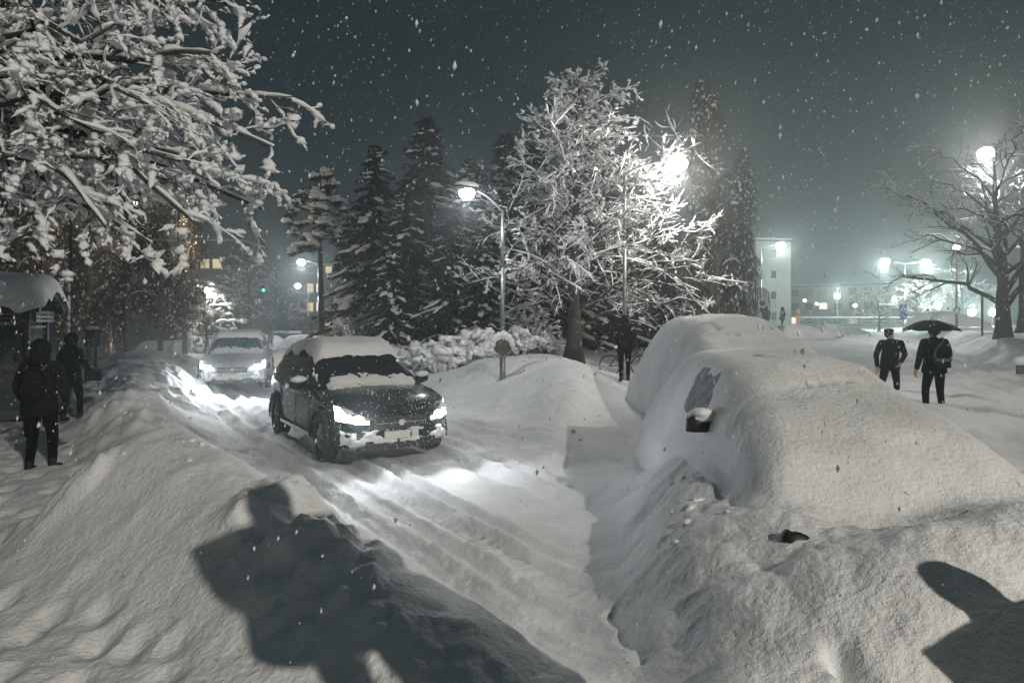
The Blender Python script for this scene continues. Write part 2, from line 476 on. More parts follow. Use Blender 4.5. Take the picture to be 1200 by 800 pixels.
def build_ground():
    th = np.concatenate([np.linspace(-math.pi, -.86, 70)[:-1], np.linspace(-.86, .86, 900), np.linspace(.86, math.pi, 70)[1:-1]])
    rr = np.concatenate([[0.02, .3, .6, .9], np.exp(np.linspace(math.log(1.1), math.log(2.2), 40))[:-1], np.exp(np.linspace(math.log(2.2), math.log(26), 400))[:-1], np.exp(np.linspace(math.log(26), math.log(420), 90))])
    T, R = np.meshgrid(th, rr)
    X = np.sin(T) * R; Y = np.cos(T) * R
    Z = soft_h(X, Y) + detail_h(X, Y)
    nr, na = X.shape
    i = np.arange(nr * na).reshape(nr, na)
    j = np.concatenate([i, i[:, :1]], 1)
    q = np.stack([j[:-1, :-1], j[:-1, 1:], j[1:, 1:], j[1:, :-1]], -1).reshape(-1, 4)[:, ::-1]
    mb = MB().add(np.stack([X, Y, Z], -1).reshape(-1, 3), q)
    o = mb.build('snow_covered_ground', M['snow'], smooth=True)
    tag(o, 'snow covered street and banks with tyre tracks and trodden paths', kind='structure')
build_ground()

# ---------------------------------------------------------------- lamps
def point_light(name, loc, watts, col, parent, radius=.12, spot=None, rot=None, blend=.5):
    l = bpy.data.lights.new(name, 'SPOT' if spot else 'POINT')
    l.energy = watts * (LAMP_SCALE if watts < 15000 else 1.0); l.color = col; l.shadow_soft_size = radius
    if spot: l.spot_size = math.radians(spot); l.spot_blend = blend
    o = bpy.data.objects.new(name, l); COL.objects.link(o)
    o.parent = parent; o.location = loc
    if rot: o.rotation_euler = rot
    return o

WARM = (1.0, .90, .80); MERC = (.86, 1.0, .95); COOL = (.93, .95, 1.0)

def lamp_post(name, label, base, head, watts, col=WARM, arms=1, thick=.07, lens='lens', group='street lamps', arm_drop=.55, snow=True, lens_r=.2):
    """base and head in world metres; the arm runs from the pole to the head"""
    base = Vector(base); head = Vector(head)
    t = thing(name, label, 'street lamp', base, group=group)
    h = head - base
    top = h.z + .12
    pole = MB()
    pole.tube([(0, 0, -.4), (0, 0, .9)], [thick * 1.25, thick * 1.25], 10)
    pole.tube([(0, 0, .9), (0, 0, top * .6)], [thick, thick * .8], 10)
    pole.tube([(0, 0, top * .6), (0, 0, top - arm_drop * .6)], [thick * .72, thick * .6], 10)
    pole.build('pole', M['post'], t, smooth=True)
    dirs = [Vector((h.x, h.y, 0))]
    if arms == 2: dirs.append(-dirs[0])
    for i, d in enumerate(dirs):
        a = MB()
        pts = [(0, 0, top - arm_drop * .7)]
        for s in np.linspace(0, 1, 9)[1:]:
            pts.append((d.x * s * .93, d.y * s * .93, top - arm_drop * .7 + arm_drop * .7 * math.sin(s * math.pi / 2) ** .8))
        a.tube(pts, np.linspace(thick * .6, thick * .42, len(pts)), 8)
        a.build('arm', M['post'], t, smooth=True)
        hd = MB()
        rz = math.atan2(d.y, d.x)
        hd.ball((d.x, d.y, h.z + .12), (.36, .16, .10), 14, 8, m=Matrix.Rotation(rz, 3, 'Z').to_4x4())
        ho = hd.build('lamp_head', M['dark_metal'], t, smooth=True)
        ln = MB(); ln.ball((d.x, d.y, h.z), (lens_r * 1.05, lens_r * .95, lens_r * .85), 14, 8, m=Matrix.Rotation(rz, 3, 'Z').to_4x4())
        ln.build('lens', M[lens], ho, smooth=True)
        if snow:
            sn = MB(); sn.ball((d.x, d.y, h.z + .2), (.34, .17, .09), 12, 6, .3, 3, Matrix.Rotation(rz, 3, 'Z').to_4x4())
            sn.build('snow_cap', M['snow_far'], ho, smooth=True)
        if watts:
            point_light('lamp_light', (d.x, d.y, h.z - lens_r * .85 - .16), watts, col, t, .12)
    return t

def globe_lamp(name, label, base, z, watts, col=WARM, r=.22, lens='lens'):
    t = thing(name, label, 'street lamp', base, group='street lamps')
    h = z - base[2]
    MB().tube([(0, 0, -.3), (0, 0, h - r)], [.07, .045], 8).build('pole', M['post'], t, smooth=True)
    MB().lathe([(.05, h - r - .05), (.12, h - r), (.13, h - r + .05), (.02, h - r + .06)], 12).build('collar', M['dark_metal'], t, smooth=True)
    MB().ball((0, 0, h), r, 14, 10).build('globe', M[lens], t, smooth=True)
    if watts: point_light('lamp_light', (0, 0, h + r + .2), watts, col, t, .1)
    return t

# behind the photographer: lights the heaps in front
key = lamp_post('street_lamp', 'tall street lamp behind the viewer lighting the near snow heaps', (KEY_POS[0] + 1.2, KEY_POS[1] - .4, gz(KEY_POS[0], KEY_POS[1])), KEY_POS, KEY_W, (1.0, .91, .79), lens_r=.22)
b = P(589, 450, 17.0); hd = P(547, 226, 16.4)
sl = lamp_post('street_lamp', 'curved street lamp carrying a round snow capped sign by the dark spruces', (b.x, b.y, gz(b.x, b.y) - .05), hd, 700, COOL, thick=.062, arm_drop=.75)
def round_sign(t, zc, r, side=1):
    d = MB(); d.lathe([(0.0, -.02), (r, -.02), (r, .02), (0, .02)], 20, (0, -.1, zc), Matrix.Rotation(math.radians(90), 4, 'X'))
    d.build('round_sign', M['sign_back'], t)
    s = MB()
    for k in range(9):
        a = math.pi * (.02 + .96 * k / 8)
        s.ball((r * 1.02 * math.cos(a), -.1, zc + r * 1.02 * math.sin(a)), (.085, .07, .075 + .05 * math.sin(a)), 8, 6, .3, k)
    s.build('snow_cap', M['snow_far'], t, smooth=True)
M['sign_back'] = mat('sign_back', (0.10, 0.085, 0.085), .6, vary=.4, vscale=5)
round_sign(sl, (P(588, 402, 17).z - gz(b.x, b.y)), .25)

# ---------------------------------------------------------------- cars on the road
def interp(x, pts):
    pts = sorted(pts); return float(np.interp(x, [p[0] for p in pts], [p[1] for p in pts]))

DECK = [(-2.15, .70), (-2.12, .86), (-2.05, 1.0), (-1.9, 1.07), (-.6, 1.06), (.8, 1.03), (1.0, 1.0), (1.5, .955), (1.85, .885), (2.02, .81), (2.1, .74), (2.15, .66), (2.17, .60)]
HALF = [(-2.17, .55), (-2.12, .72), (-2.0, .84), (-1.5, .895), (0, .905), (1.3, .90), (1.75, .875), (1.95, .80), (2.06, .70), (2.12, .58), (2.16, .40), (2.17, .30)]
ROOF = [(-2.02, 1.07), (-1.86, 1.30), (-1.6, 1.46), (-1.2, 1.535), (-.5, 1.565), (.05, 1.545), (.38, 1.47), (1.02, 1.0)]

def nose_x(y):
    y = np.abs(y)
    return np.interp(y, [0, .30, .40, .58, .70, .80, .875], [2.175, 2.17, 2.16, 2.12, 2.06, 1.95, 1.75])

def car(name, label, loc, rz, paint, glass, scale=1.0, roof_snow=.17, head_w=140.0, detail=True, group=None):
    t = thing(name, label, 'car', loc, rz, group, scale)
    XF, XR, RW, RA = 1.33, -1.33, .345, .42
    xs = sorted(set([round(v, 3) for v in list(np.linspace(-2.17, 2.17, 45)) + [XF + RA * math.cos(a) for a in np.linspace(0, math.pi, 15)] + [XR + RA * math.cos(a) for a in np.linspace(0, math.pi, 15)] + [2.15, 2.12, 2.06, 2.0]]))
    rings = []
    for x in xs:
        zb = .24 + .10 * float(ss(1.9, 2.17, x)) + .08 * float(ss(-1.9, -2.17, x))
        for xw in (XF, XR):
            d = abs(x - xw)
            if d < RA: zb = max(zb, RW + math.sqrt(RA * RA - d * d) - .02)
        zd = interp(x, DECK); w = interp(x, HALF)
        zb = min(zb, zd - .08)
        mid = zb + (zd - zb) * .45
        half = [(0, zb), (w * .86, zb), (w * .965, zb + .03), (w * .995, zb + (zd - zb) * .2), (w, mid), (w * .99, zb + (zd - zb) * .7), (w * .955, zd - .045), (w * .90, zd), (w * .5, zd + .022), (0, zd + .03)]
        rings.append([(x, y, z) for y, z in half] + [(x, -y, z) for y, z in half[-2:0:-1]])
    V = np.array(rings); nS, nK, _ = V.shape
    idx = np.arange(nS * nK).reshape(nS, nK)
    q = np.stack([idx[:-1], np.roll(idx[:-1], -1, 1), np.roll(idx[1:], -1, 1), idx[1:]], -1).reshape(-1, 4)
    tr = []
    for r_, fl in ((idx[0], 0), (idx[-1], 1)):
        for j in range(1, nK - 1): tr.append((r_[0], r_[j], r_[j + 1]) if fl else (r_[0], r_[j + 1], r_[j]))
    MB().add(V.reshape(-1, 3), q, tr).build('body', paint, t, smooth=True)
    # dark floor pan fills the arches
    MB().box((0, 0, .42), (3.7, 1.30, .34)).build('floor_pan', M['black'], t)
    # greenhouse: split into roof, pillars and panes
    gx = [-2.02, -1.95, -1.82, -1.68, -1.5, -1.42, -1.2, -.95, -.88, -.6, -.3, .02, .10, .25, .40, .55, .75, .90, 1.02]
    def gsec(x):
        zr = interp(x, ROOF); zb = interp(x, DECK) - .01
        f = np.clip((zr - zb) / .52, 0, 1)
        wb = interp(x, HALF) * .93; wt = wb - .24 * f
        return [(wb, zb), (wb - .10 * f, zb + (zr - zb) * .50), (wt, zb + (zr - zb) * .90), (wt - .09, zr), (wt * .45, zr + .025), (0, zr + .03)]
    roof, pillars = MB(), {1: MB(), -1: MB()}; ws, rw = MB(), MB(); sidew = {}
    for x0, x1 in zip(gx[:-1], gx[1:]):
        A, B = gsec(x0), gsec(x1); xm = (x0 + x1) / 2
        for sgn in (1, -1):
            for k in range(5):
                quad = [(x0, A[k][0] * sgn, A[k][1]), (x1, B[k][0] * sgn, B[k][1]), (x1, B[k + 1][0] * sgn, B[k + 1][1]), (x0, A[k + 1][0] * sgn, A[k + 1][1])]
                f = [(0, 1, 2, 3)] if sgn > 0 else [(3, 2, 1, 0)]
                if k >= 3 and xm > .42: ws.add(quad, f)
                elif k >= 3 and xm < -1.55: rw.add(quad, f)
                elif k < 2 and -1.5 < xm < .75 and not (.02 < xm < .10) and not (-.95 < xm < -.88):
                    key_ = (sgn, 0 if xm > .06 else (1 if xm > -.9 else 2))
                    sidew.setdefault(key_, MB()).add(quad, f)
                elif k >= 3: roof.add(quad, f)
                else: pillars[sgn].add(quad, f)
    roof.build('roof', paint, t, smooth=True); [pillars[k_].build('pillar', paint, t) for k_ in pillars]
    ws.build('windscreen', glass, t, smooth=True); rw.build('rear_window', glass, t, smooth=True)
    for k_ in sidew: sidew[k_].build('side_window', glass, t, smooth=False)
    # wheels
    for xw in (XF, XR):
        for s in (1, -1):
            tb = MB(); prof = [(.21, -.10), (.30, -.11), (.335, -.095), (.345, -.06), (.345, .06), (.335, .095), (.30, .11), (.21, .10)]
            mrot = Matrix.Rotation(math.radians(90), 4, 'X')
            tb.lathe(prof, 28, (xw, s * .80, RW), mrot)
            wo = tb.build('wheel', M['rubber'], t, smooth=True)
            rb = MB(); rb.lathe([(.215, .02), (.20, .095), (.185, .07), (.18, .0)], 24, (xw, s * .80, RW), Matrix.Rotation(math.radians(90 * s * -1), 4, 'X').inverted() if s < 0 else Matrix.Rotation(math.radians(-90), 4, 'X'))
            for k in range(5):
                a = k / 5 * 2 * math.pi + .3
                for off in (-.16, .16):
                    rb.tube([(xw + .03 * math.cos(a), s * .885, RW + .03 * math.sin(a)), (xw + .19 * math.cos(a + off), s * .872, RW + .19 * math.sin(a + off))], [.028, .018], 5)
            rb.ball((xw, s * .88, RW), (.05, .02, .05), 10, 6)
            rb.build('rim', M['rim'], wo, smooth=False)
            # arch trim
            at = MB(); aa = np.linspace(-.12, math.pi + .12, 18)
            at.tube([(xw + (RA + .012) * math.cos(a), s * (.905 if True else 0), RW + (RA + .0) * math.sin(a) - .02) for a in aa], .022, 6)
            at.build('wheel_arch', M['black'], t, smooth=True)
    # front: headlights, grille, bumper, plate
    for s in (1, -1):
        hm = MB()
        yy = np.linspace(.46, .835, 9); zz = np.linspace(0, 1, 5)
        Vg = np.array([[(nose_x(y) + .012 - .05 * z - .10 * max(0, z - .6), s * y, .595 + .05 * (y - .46) / .37 + z * (.125 + .07 * (y - .46) / .37)) for z in zz] for y in yy])
        hm.grid(Vg, flip=(s < 0))
        Vb = Vg.copy(); Vb[:, :, 0] -= .05
        hm.grid(Vb, flip=(s > 0))
        ho = hm.build('headlight', M['headlight'], t, smooth=True)
        if head_w:
            point_light('headlight_beam', (2.28, s * .62, .66), head_w, (.93, .97, 1.0), ho, .06, spot=118, rot=(math.radians(82), 0, math.radians(-90)), blend=.8)
        # lens bulb proud of the lamp glass
        bl = MB(); bl.ball((2.10, s * .60, .66), (.07, .085, .062), 12, 8); bl.build('bulb', M['headlight'], ho, smooth=True)
        fg = MB(); fg.lathe([(0, .0), (.055, 0), (.06, -.03)], 12, (2.10, s * .66, .40), Matrix.Rotation(math.radians(90), 4, 'Y')); fg.build('fog_lamp', M['plate'], t, smooth=True)
        # mirrors
        mm = MB(); mm.ball((.62, s * 1.02, 1.06), (.075, .13, .085), 12, 8); mm.tube([(.66, s * .86, 1.0), (.63, s * .98, 1.03)], .03, 6)
        mo = mm.build('wing_mirror', paint, t, smooth=True)
        if detail:
            MB().ball((.63, s * 1.01, 1.12), (.085, .13, .055), 10, 6, .35, 4).build('snow_cap', M['snow_far'], mo, smooth=True)
        # door handles and sill strip
        for hx in (-.72, .25):
            MB().box((hx, s * .912, .90), (.17, .02, .028), bevel=.006).build('door_handle', paint, t)
        MB().box((0, s * .912, .33), (1.75, .03, .05)).build('sill_strip', M['chrome'] if detail else M['black'], t)
        # roof rail
        MB().tube([(-1.5, s * .60, 1.52), (-1.3, s * .60, 1.59), (-.3, s * .60, 1.61), (.1, s * .60, 1.55)], .018, 6).build('roof_rail', M['dark_metal'], t, smooth=True)
    # door seams
    for s in (1, -1):
        for hx in (.80, .04, -.92):
            MB().box((hx, s * .9035, .66), (.010, .008, .62)).build('door_seam', M['black'], t)
    g = MB(); g.box((2.168, 0, .60), (.03, .78, .15)); go = g.build('grille', M['black'], t)
    for k in range(3): MB().box((2.188, 0, .555 + k * .045), (.012, .74, .012)).build('grille_bar', M['chrome'] if k == 1 else M['dark_metal'], go)
    MB().lathe([(0, .012), (.036, .010), (.045, 0), (.045, -.02)], 16, (2.192, 0, .60), Matrix.Rotation(math.radians(90), 4, 'Y')).build('badge', M['plate'], go, smooth=True)
    MB().box((2.166, 0, .33), (.04, 1.02, .075)).build('lower_grille', M['black'], t)
    MB().box((2.185, 0, .435), (.02, .50, .105)).build('number_plate', M['plate'], t)
    MB().box((2.10, 0, .262), (.12, 1.25, .05), bevel=.05).build('bumper_lip', M['black'], t)
    for s in (1, -1):   # wipers
        MB().tube([(.98, s * .35 + .2, 1.045), (.80, s * .35 - .25, 1.19)], .009, 4).build('wiper', M['black'], t)
    if roof_snow:
        nx, ny = 46, 26
        X, Yg = np.meshgrid(np.linspace(-1.86, .46, nx), np.linspace(-.70, .70, ny), indexing='ij')
        zr = np.interp(X, [p[0] for p in ROOF], [p[1] for p in ROOF]) - .10 * ss(.5, .70, np.abs(Yg))
        e = np.minimum(np.minimum((X + 1.86) / .30, (.46 - X) / .16), (.70 - np.abs(Yg)) / .17)
        e = np.clip(e + .25 * fbm(X * 5, Yg * 5, 7, 2), 0, 1)
        prof = np.sqrt(1 - (1 - e) ** 2)
        th = roof_snow * (1 + .35 * fbm(X * 1.6, Yg * 1.6, 11, 3)) * (1 - .30 * ss(-.9, -1.6, X))
        Z = zr - .02 + prof * (th + .03)
        mb = MB(); mb.grid(np.stack([X, Yg, Z], -1))
        mb.build('roof_snow', M['snow_soft'], t, smooth=True)
    if detail:
        # snow lying at the foot of the windscreen and plastered on bumper and bonnet
        X, Yg = np.meshgrid(np.linspace(.72, 1.22, 26), np.linspace(-.80, .80, 80), indexing='ij')
        zs = np.maximum(np.interp(X, [p[0] for p in DECK[::1]], [p[1] for p in DECK]) + .02, np.interp(X, [p[0] for p in ROOF], [p[1] for p in ROOF]) + .02)
        mask = 1 - np.abs((X - (.98 + .05 * fbm(Yg * 3, X, 5, 2))) / .17) ** 2 - ss(.55, .80, np.abs(Yg)) * 1.2 + .9 * fbm(X * 14, Yg * 14, 8, 2)
        MB().grid(np.stack([X, Yg, zs - .02 + .055 * np.clip(mask, -.3, 1)], -1)).build('windscreen_snow', M['snow_soft'], t, smooth=True)
        X, Yg = np.meshgrid(np.linspace(1.15, 2.08, 40), np.linspace(-.76, .76, 60), indexing='ij')
        zs = np.interp(X, [p[0] for p in DECK], [p[1] for p in DECK]) + .028 - .03 * (np.abs(Yg) / .76) ** 2 * .8
        mask = .1 + 1.3 * fbm(X * 3, Yg * 3, 18, 3) + .7 * fbm(X * 17, Yg * 17, 28, 2) - .8 * ss(1.25, 1.5, X) * (1 - ss(1.75, 2.0, X) * .6) - .2 - 1.0 * ss(1.7, 1.85, X) * ss(.4, .5, np.abs(Yg))
        MB().grid(np.stack([X, Yg, zs - .012 + .03 * np.clip(mask, -.5, .8)], -1)).build('bonnet_snow', M['snow_soft'], t, smooth=True)
    Yg, Zg = np.meshgrid(np.linspace(-.80, .80, 70), np.linspace(.27, .56, 26), indexing='ij')
    xn = nose_x(Yg) - .10 * ss(.36, .25, Zg)
    mask = -.08 + 1.6 * fbm(Yg * 5, Zg * 8, 38, 3) + .5 * fbm(Yg * 22, Zg * 22, 39, 2) + .55 * ss(.44, .33, Zg) - 1.3 * np.exp(-(Yg / .27) ** 8) * np.exp(-((Zg - .435) / .06) ** 6) - 1.2 * ss(.49, .56, Zg) - 1.1 * ss(.31, .27, Zg)
    MB().grid(np.stack([xn + .005 + .045 * np.clip(mask, -.8, .8), Yg, Zg], -1)).build('bumper_snow', M['snow_soft'], t, smooth=True)
    return t

suv_dir = Vector((.54, -.84, 0)).normalized()
c1 = (P(383, 540, 9.55) + P(331, 509, 11.75)) / 2
side = Vector((-suv_dir.y, suv_dir.x, 0))      # left of the car
cc = Vector((c1.x, c1.y, 0)) + side * .80
car('black_car', 'dark black car with thick roof snow and lit headlights driving towards the viewer', (cc.x, cc.y, gz(cc.x, cc.y) - .02), math.atan2(suv_dir.y, suv_dir.x), M['black_paint'], M['car_glass'], 1.02, .17, 230.0)
c2 = P(260, 460, 18.6)
car('silver_car', 'pale silver oncoming car with glaring headlights further down the snowy street', (c2.x, c2.y + 1.2, gz(c2.x, c2.y + 1.2) - .02), math.atan2(-.93, .30), M['silver_paint'], M['car_glass_blue'], 1.0, .12, 800.0, detail=True)

# ---------------------------------------------------------------- cars buried in snow
M['frost'] = mat('frosted_glass', (0.03, 0.045, 0.055), .5, col2=(.20, .24, .26), vscale=11, bump=.7, bscale=60)
def buried_car(label, c, mirror=True):
    cx, cy, a, z0, s = c
    t = thing('buried_car', label, 'car', (cx, cy, z0), a, 'cars buried under deep snow')
    nx, ny = 150, 84
    LX, LY = np.meshgrid(np.linspace(-2.75, 2.75, nx) * s, np.linspace(-1.25, 1.25, ny) * s, indexing='ij')
    X = cx + LX * math.cos(a) - LY * math.sin(a); Y = cy + LX * math.sin(a) + LY * math.cos(a)
    cb = car_bump(X, Y, c)
    H = soft_h(X, Y) + detail_h(X, Y)
    mask = ss(.10, .42, cb)
    Z = H + .03 * mask - .06 * (1 - mask) - z0
    MB().grid(np.stack([LX, LY, Z], -1)).build('snow_blanket', M['snow'], t, smooth=True)
    def surf(lx, ly):
        x = cx + lx * math.cos(a) - ly * math.sin(a); y = cy + lx * math.sin(a) + ly * math.cos(a)
        return soft_h(x, y) + .03 - z0
    return t, surf
bc, surf = buried_car('big near car buried in snow with one dark wing mirror poking out', CARS_BURIED[0])
# the car faces the viewer: its right-hand side (local -y) is turned to the path
def side_patch(name, parent, surf, x0, x1, h0, h1, slant, material, out=.012, bend=.0, nseed=5, depth=.0):
    nu, nv = 26, 16
    u, v = np.meshgrid(np.linspace(0, 1, nu), np.linspace(0, 1, nv), indexing='ij')
    ex = np.abs(2 * u - 1); ey = np.abs(2 * v - 1)
    lx = x0 + (x1 - x0) * u + slant * v
    zt = h0 + (h1 - h0) * v
    lo = np.full(u.shape, -1.35); hi = np.full(u.shape, -.2)
    for _ in range(16):
        md = (lo + hi) / 2
        below = surf(lx, md) < zt
        lo = np.where(below, md, lo); hi = np.where(below, hi, md)
    rim = (np.maximum(ex, ey) ** 9 + ex ** 3 * ey ** 3 * 1.2 + .5 * fbm(u * 5, v * 4, 9, 2) * np.maximum(ex, ey) ** 3) * .75
    V = np.stack([lx, lo - out + .06 * rim + .015 * vnoise(u * 7, v * 5, nseed), zt], -1)
    return MB().grid(V, flip=False).build(name, material, parent, smooth=True)
side_patch('side_window', bc, surf, -.62, .50, .70, 1.30, -.20, M['frost'], out=.012)
mir = MB(); mir.box((.62, -1.07, .77), (.12, .24, .15), bevel=.04, taper=.92); mir.tube([(.62, -.85, .74), (.62, -1.02, .76)], .035, 6)
mo = mir.build('wing_mirror', M['black'], bc, smooth=True)
MB().ball((.61, -1.05, .855), (.095, .135, .06), 16, 10, .6, 9).build('snow_cap', M['snow_soft'], mo, smooth=True)
bc2, surf2 = buried_car('snow mound of a tall parked car behind the nearest buried one', CARS_BURIED[1])
side_patch('wheel_arch', bc2, surf2, 1.0, 1.45, .10, .42, 0, M['black'])

def ground_hit(px, py):
    """where the line of sight through a place of the photograph meets the ground"""
    Yv = np.linspace(1.5, 60, 6000)
    Xv = (px - 600) / FPX * Yv; Zv = CAM_H - (py - HORIZON) / FPX * Yv
    k = int(np.argmax(Zv < soft_h(Xv, Yv)))
    return Vector((Xv[k], Yv[k], Zv[k]))
h_ = ground_hit(931, 634)
inv = (Matrix.Translation(bc.location) @ Matrix.Rotation(bc.rotation_euler.z, 4, 'Z')).inverted()
hl = inv @ h_
toc = inv.to_3x3() @ (Vector((0, 0, CAM_H)) - h_).normalized()
hl = hl + toc * .05
g_ = MB(); g_.ball(hl, (.05, .085, .05), 12, 8, .5, 4); g_.tube([hl + Vector((0, -.06, .05)), hl, hl + Vector((0, .03, -.07))], [.03, .045, .02], 7)
g_.build('bumper_corner', M['black'], bc, smooth=True)

# ---------------------------------------------------------------- trees
def bez(p0, p1, p2, n):
    s = np.linspace(0, 1, n)[:, None]
    return (1 - s) ** 2 * p0 + 2 * s * (1 - s) * p1 + s * s * p2

def grow(rng, paths, rads, per, length, angle, droop, N=7, t0=.25, flat=.5, wig=.14, rscale=.55, rmin=.004, len_fall=.55, updraft=0.0):
    """children branches from every parent polyline; returns (M,N,3), (M,N)"""
    P0, R0 = np.asarray(paths), np.asarray(rads)
    Mp, Np, _ = P0.shape
    n = Mp * per
    pi = np.repeat(np.arange(Mp), per)
    t = t0 + (1 - t0) * (np.tile((np.arange(per) + .5) / per, Mp) + rng.uniform(-.5, .5, n) / per)
    t = np.clip(t, 0, .995)
    f = t * (Np - 1); i0 = np.floor(f).astype(int); fr = (f - i0)[:, None]
    start = P0[pi, i0] * (1 - fr) + P0[pi, i0 + 1] * fr
    tan = P0[pi, i0 + 1] - P0[pi, i0]
    seg = np.linalg.norm(tan, axis=1, keepdims=True) + 1e-9
    tan = tan / seg
    plen = np.linalg.norm(np.diff(P0, axis=1), axis=2).sum(1)[pi]
    r0 = (R0[pi, i0] * (1 - fr[:, 0]) + R0[pi, i0 + 1] * fr[:, 0]) * rscale
    rnd = rng.randn(n, 3); rnd[:, 2] *= flat
    perp = rnd - (rnd * tan).sum(1, keepdims=True) * tan
    perp /= np.linalg.norm(perp, axis=1, keepdims=True) + 1e-9
    an = np.radians(angle * rng.uniform(.65, 1.3, n))[:, None]
    d = tan * np.cos(an) + perp * np.sin(an)
    d[:, 2] += updraft
    d /= np.linalg.norm(d, axis=1, keepdims=True)
    L = length * plen * (1 - len_fall * t) * rng.uniform(.6, 1.25, n)
    step = (L / (N - 1))[:, None]
    out = np.zeros((n, N, 3)); out[:, 0] = start
    for k in range(1, N):
        d = d + wig * rng.randn(n, 3)
        d[:, 2] -= droop
        d /= np.linalg.norm(d, axis=1, keepdims=True)
        out[:, k] = out[:, k - 1] + d * step
    taper = np.linspace(1, .25, N)[None]
    return out, np.maximum(r0[:, None], rmin) * taper

def resample(paths, N):
    Mp, Np, _ = paths.shape
    f = np.linspace(0, Np - 1.001, N); i0 = np.floor(f).astype(int); fr = (f - i0)[None, :, None]
    return paths[:, i0] * (1 - fr) + paths[:, i0 + 1] * fr

def snow_on(rng, mb, paths, rads, thick, N=9, k=6, cover=.8, steep=.8, lump=.5, wide=1.0):
    """ridges of snow lying along the upper side of branches, broken and lumpy"""
    keep = rng.rand(len(paths)) < cover
    paths = paths[keep]; rads = rads[keep]
    if not len(paths): return
    d = paths[:, -1] - paths[:, 0]
    ok = np.abs(d[:, 2]) / (np.linalg.norm(d, axis=1) + 1e-9) < steep
    paths = paths[ok]; rads = rads[ok]
    n = len(paths)
    if not n: return
    p = resample(paths, N)
    rb = np.repeat(rads.mean(1)[:, None], N, 1)
    w = 1 + lump * rng.randn(n, N)
    w = (w + np.roll(w, 1, 1) * .6) / 1.6
    w = np.clip(w, .4, 1.8)
    th = thick * rng.uniform(.6, 1.3, n)[:, None] * w
    e = np.linspace(-1, 1, N); th *= np.sqrt(np.clip(1 - np.abs(e) ** 5, .06, 1))[None]
    gap = rng.rand(n, N) < .08
    th[gap] *= .15
    p = p.copy(); p[:, :, 2] += rb + th * .30
    p[:, :, :2] += (rng.randn(n, N, 2) * th[:, :, None] * .18)
    mb.tubes(p, th, k, sx=wide, sz=.68)

def clumps(rng, mb, pts, r, squash=.75):
    """small lumpy snow pads at points"""
    n = len(pts)
    th = np.linspace(0, math.pi, 5)[1:-1]; ph = np.arange(6) / 6 * 2 * math.pi
    v = np.array([(0, 0, 1)] + [(math.sin(t) * math.cos(p), math.sin(t) * math.sin(p), math.cos(t)) for t in th for p in ph] + [(0, 0, -.6)])
    V = v[None] * (1 + .32 * rng.randn(n, len(v), 1)) * (r * rng.uniform(.45, 1.25, n))[:, None, None]
    V[:, :, 0] *= rng.uniform(.8, 1.7, n)[:, None]; V[:, :, 2] *= squash
    a = rng.rand(n) * 6.28; ca, sa = np.cos(a)[:, None], np.sin(a)[:, None]
    V = np.stack([V[:, :, 0] * ca - V[:, :, 1] * sa, V[:, :, 0] * sa + V[:, :, 1] * ca, V[:, :, 2]], -1)
    V = V + pts[:, None]
    R = lambda i, j: 1 + i * 6 + j % 6
    q = [(R(i, j), R(i + 1, j), R(i + 1, j + 1), R(i, j + 1)) for i in range(2) for j in range(6)]
    t = [(0, R(0, j), R(0, j + 1)) for j in range(6)] + [(19, R(2, j + 1), R(2, j)) for j in range(6)]
    off = (np.arange(n) * len(v))[:, None, None]
    mb.add(V.reshape(-1, 3), (np.array(q)[None] + off).reshape(-1, 4), (np.array(t)[None] + off).reshape(-1, 3))

def tree_parts(t, trunk, limbs, twigs, snow, bark, snow_mat_):
    trunk.build('trunk', bark, t, smooth=True)
    if limbs: tag(limbs.build('limbs', bark, t, smooth=True), kind='stuff')
    tag(twigs.build('crown', M['twig'], t, smooth=True), kind='stuff')
    if snow: tag(snow.build('branch_snow', snow_mat_, t, smooth=True), kind='stuff')

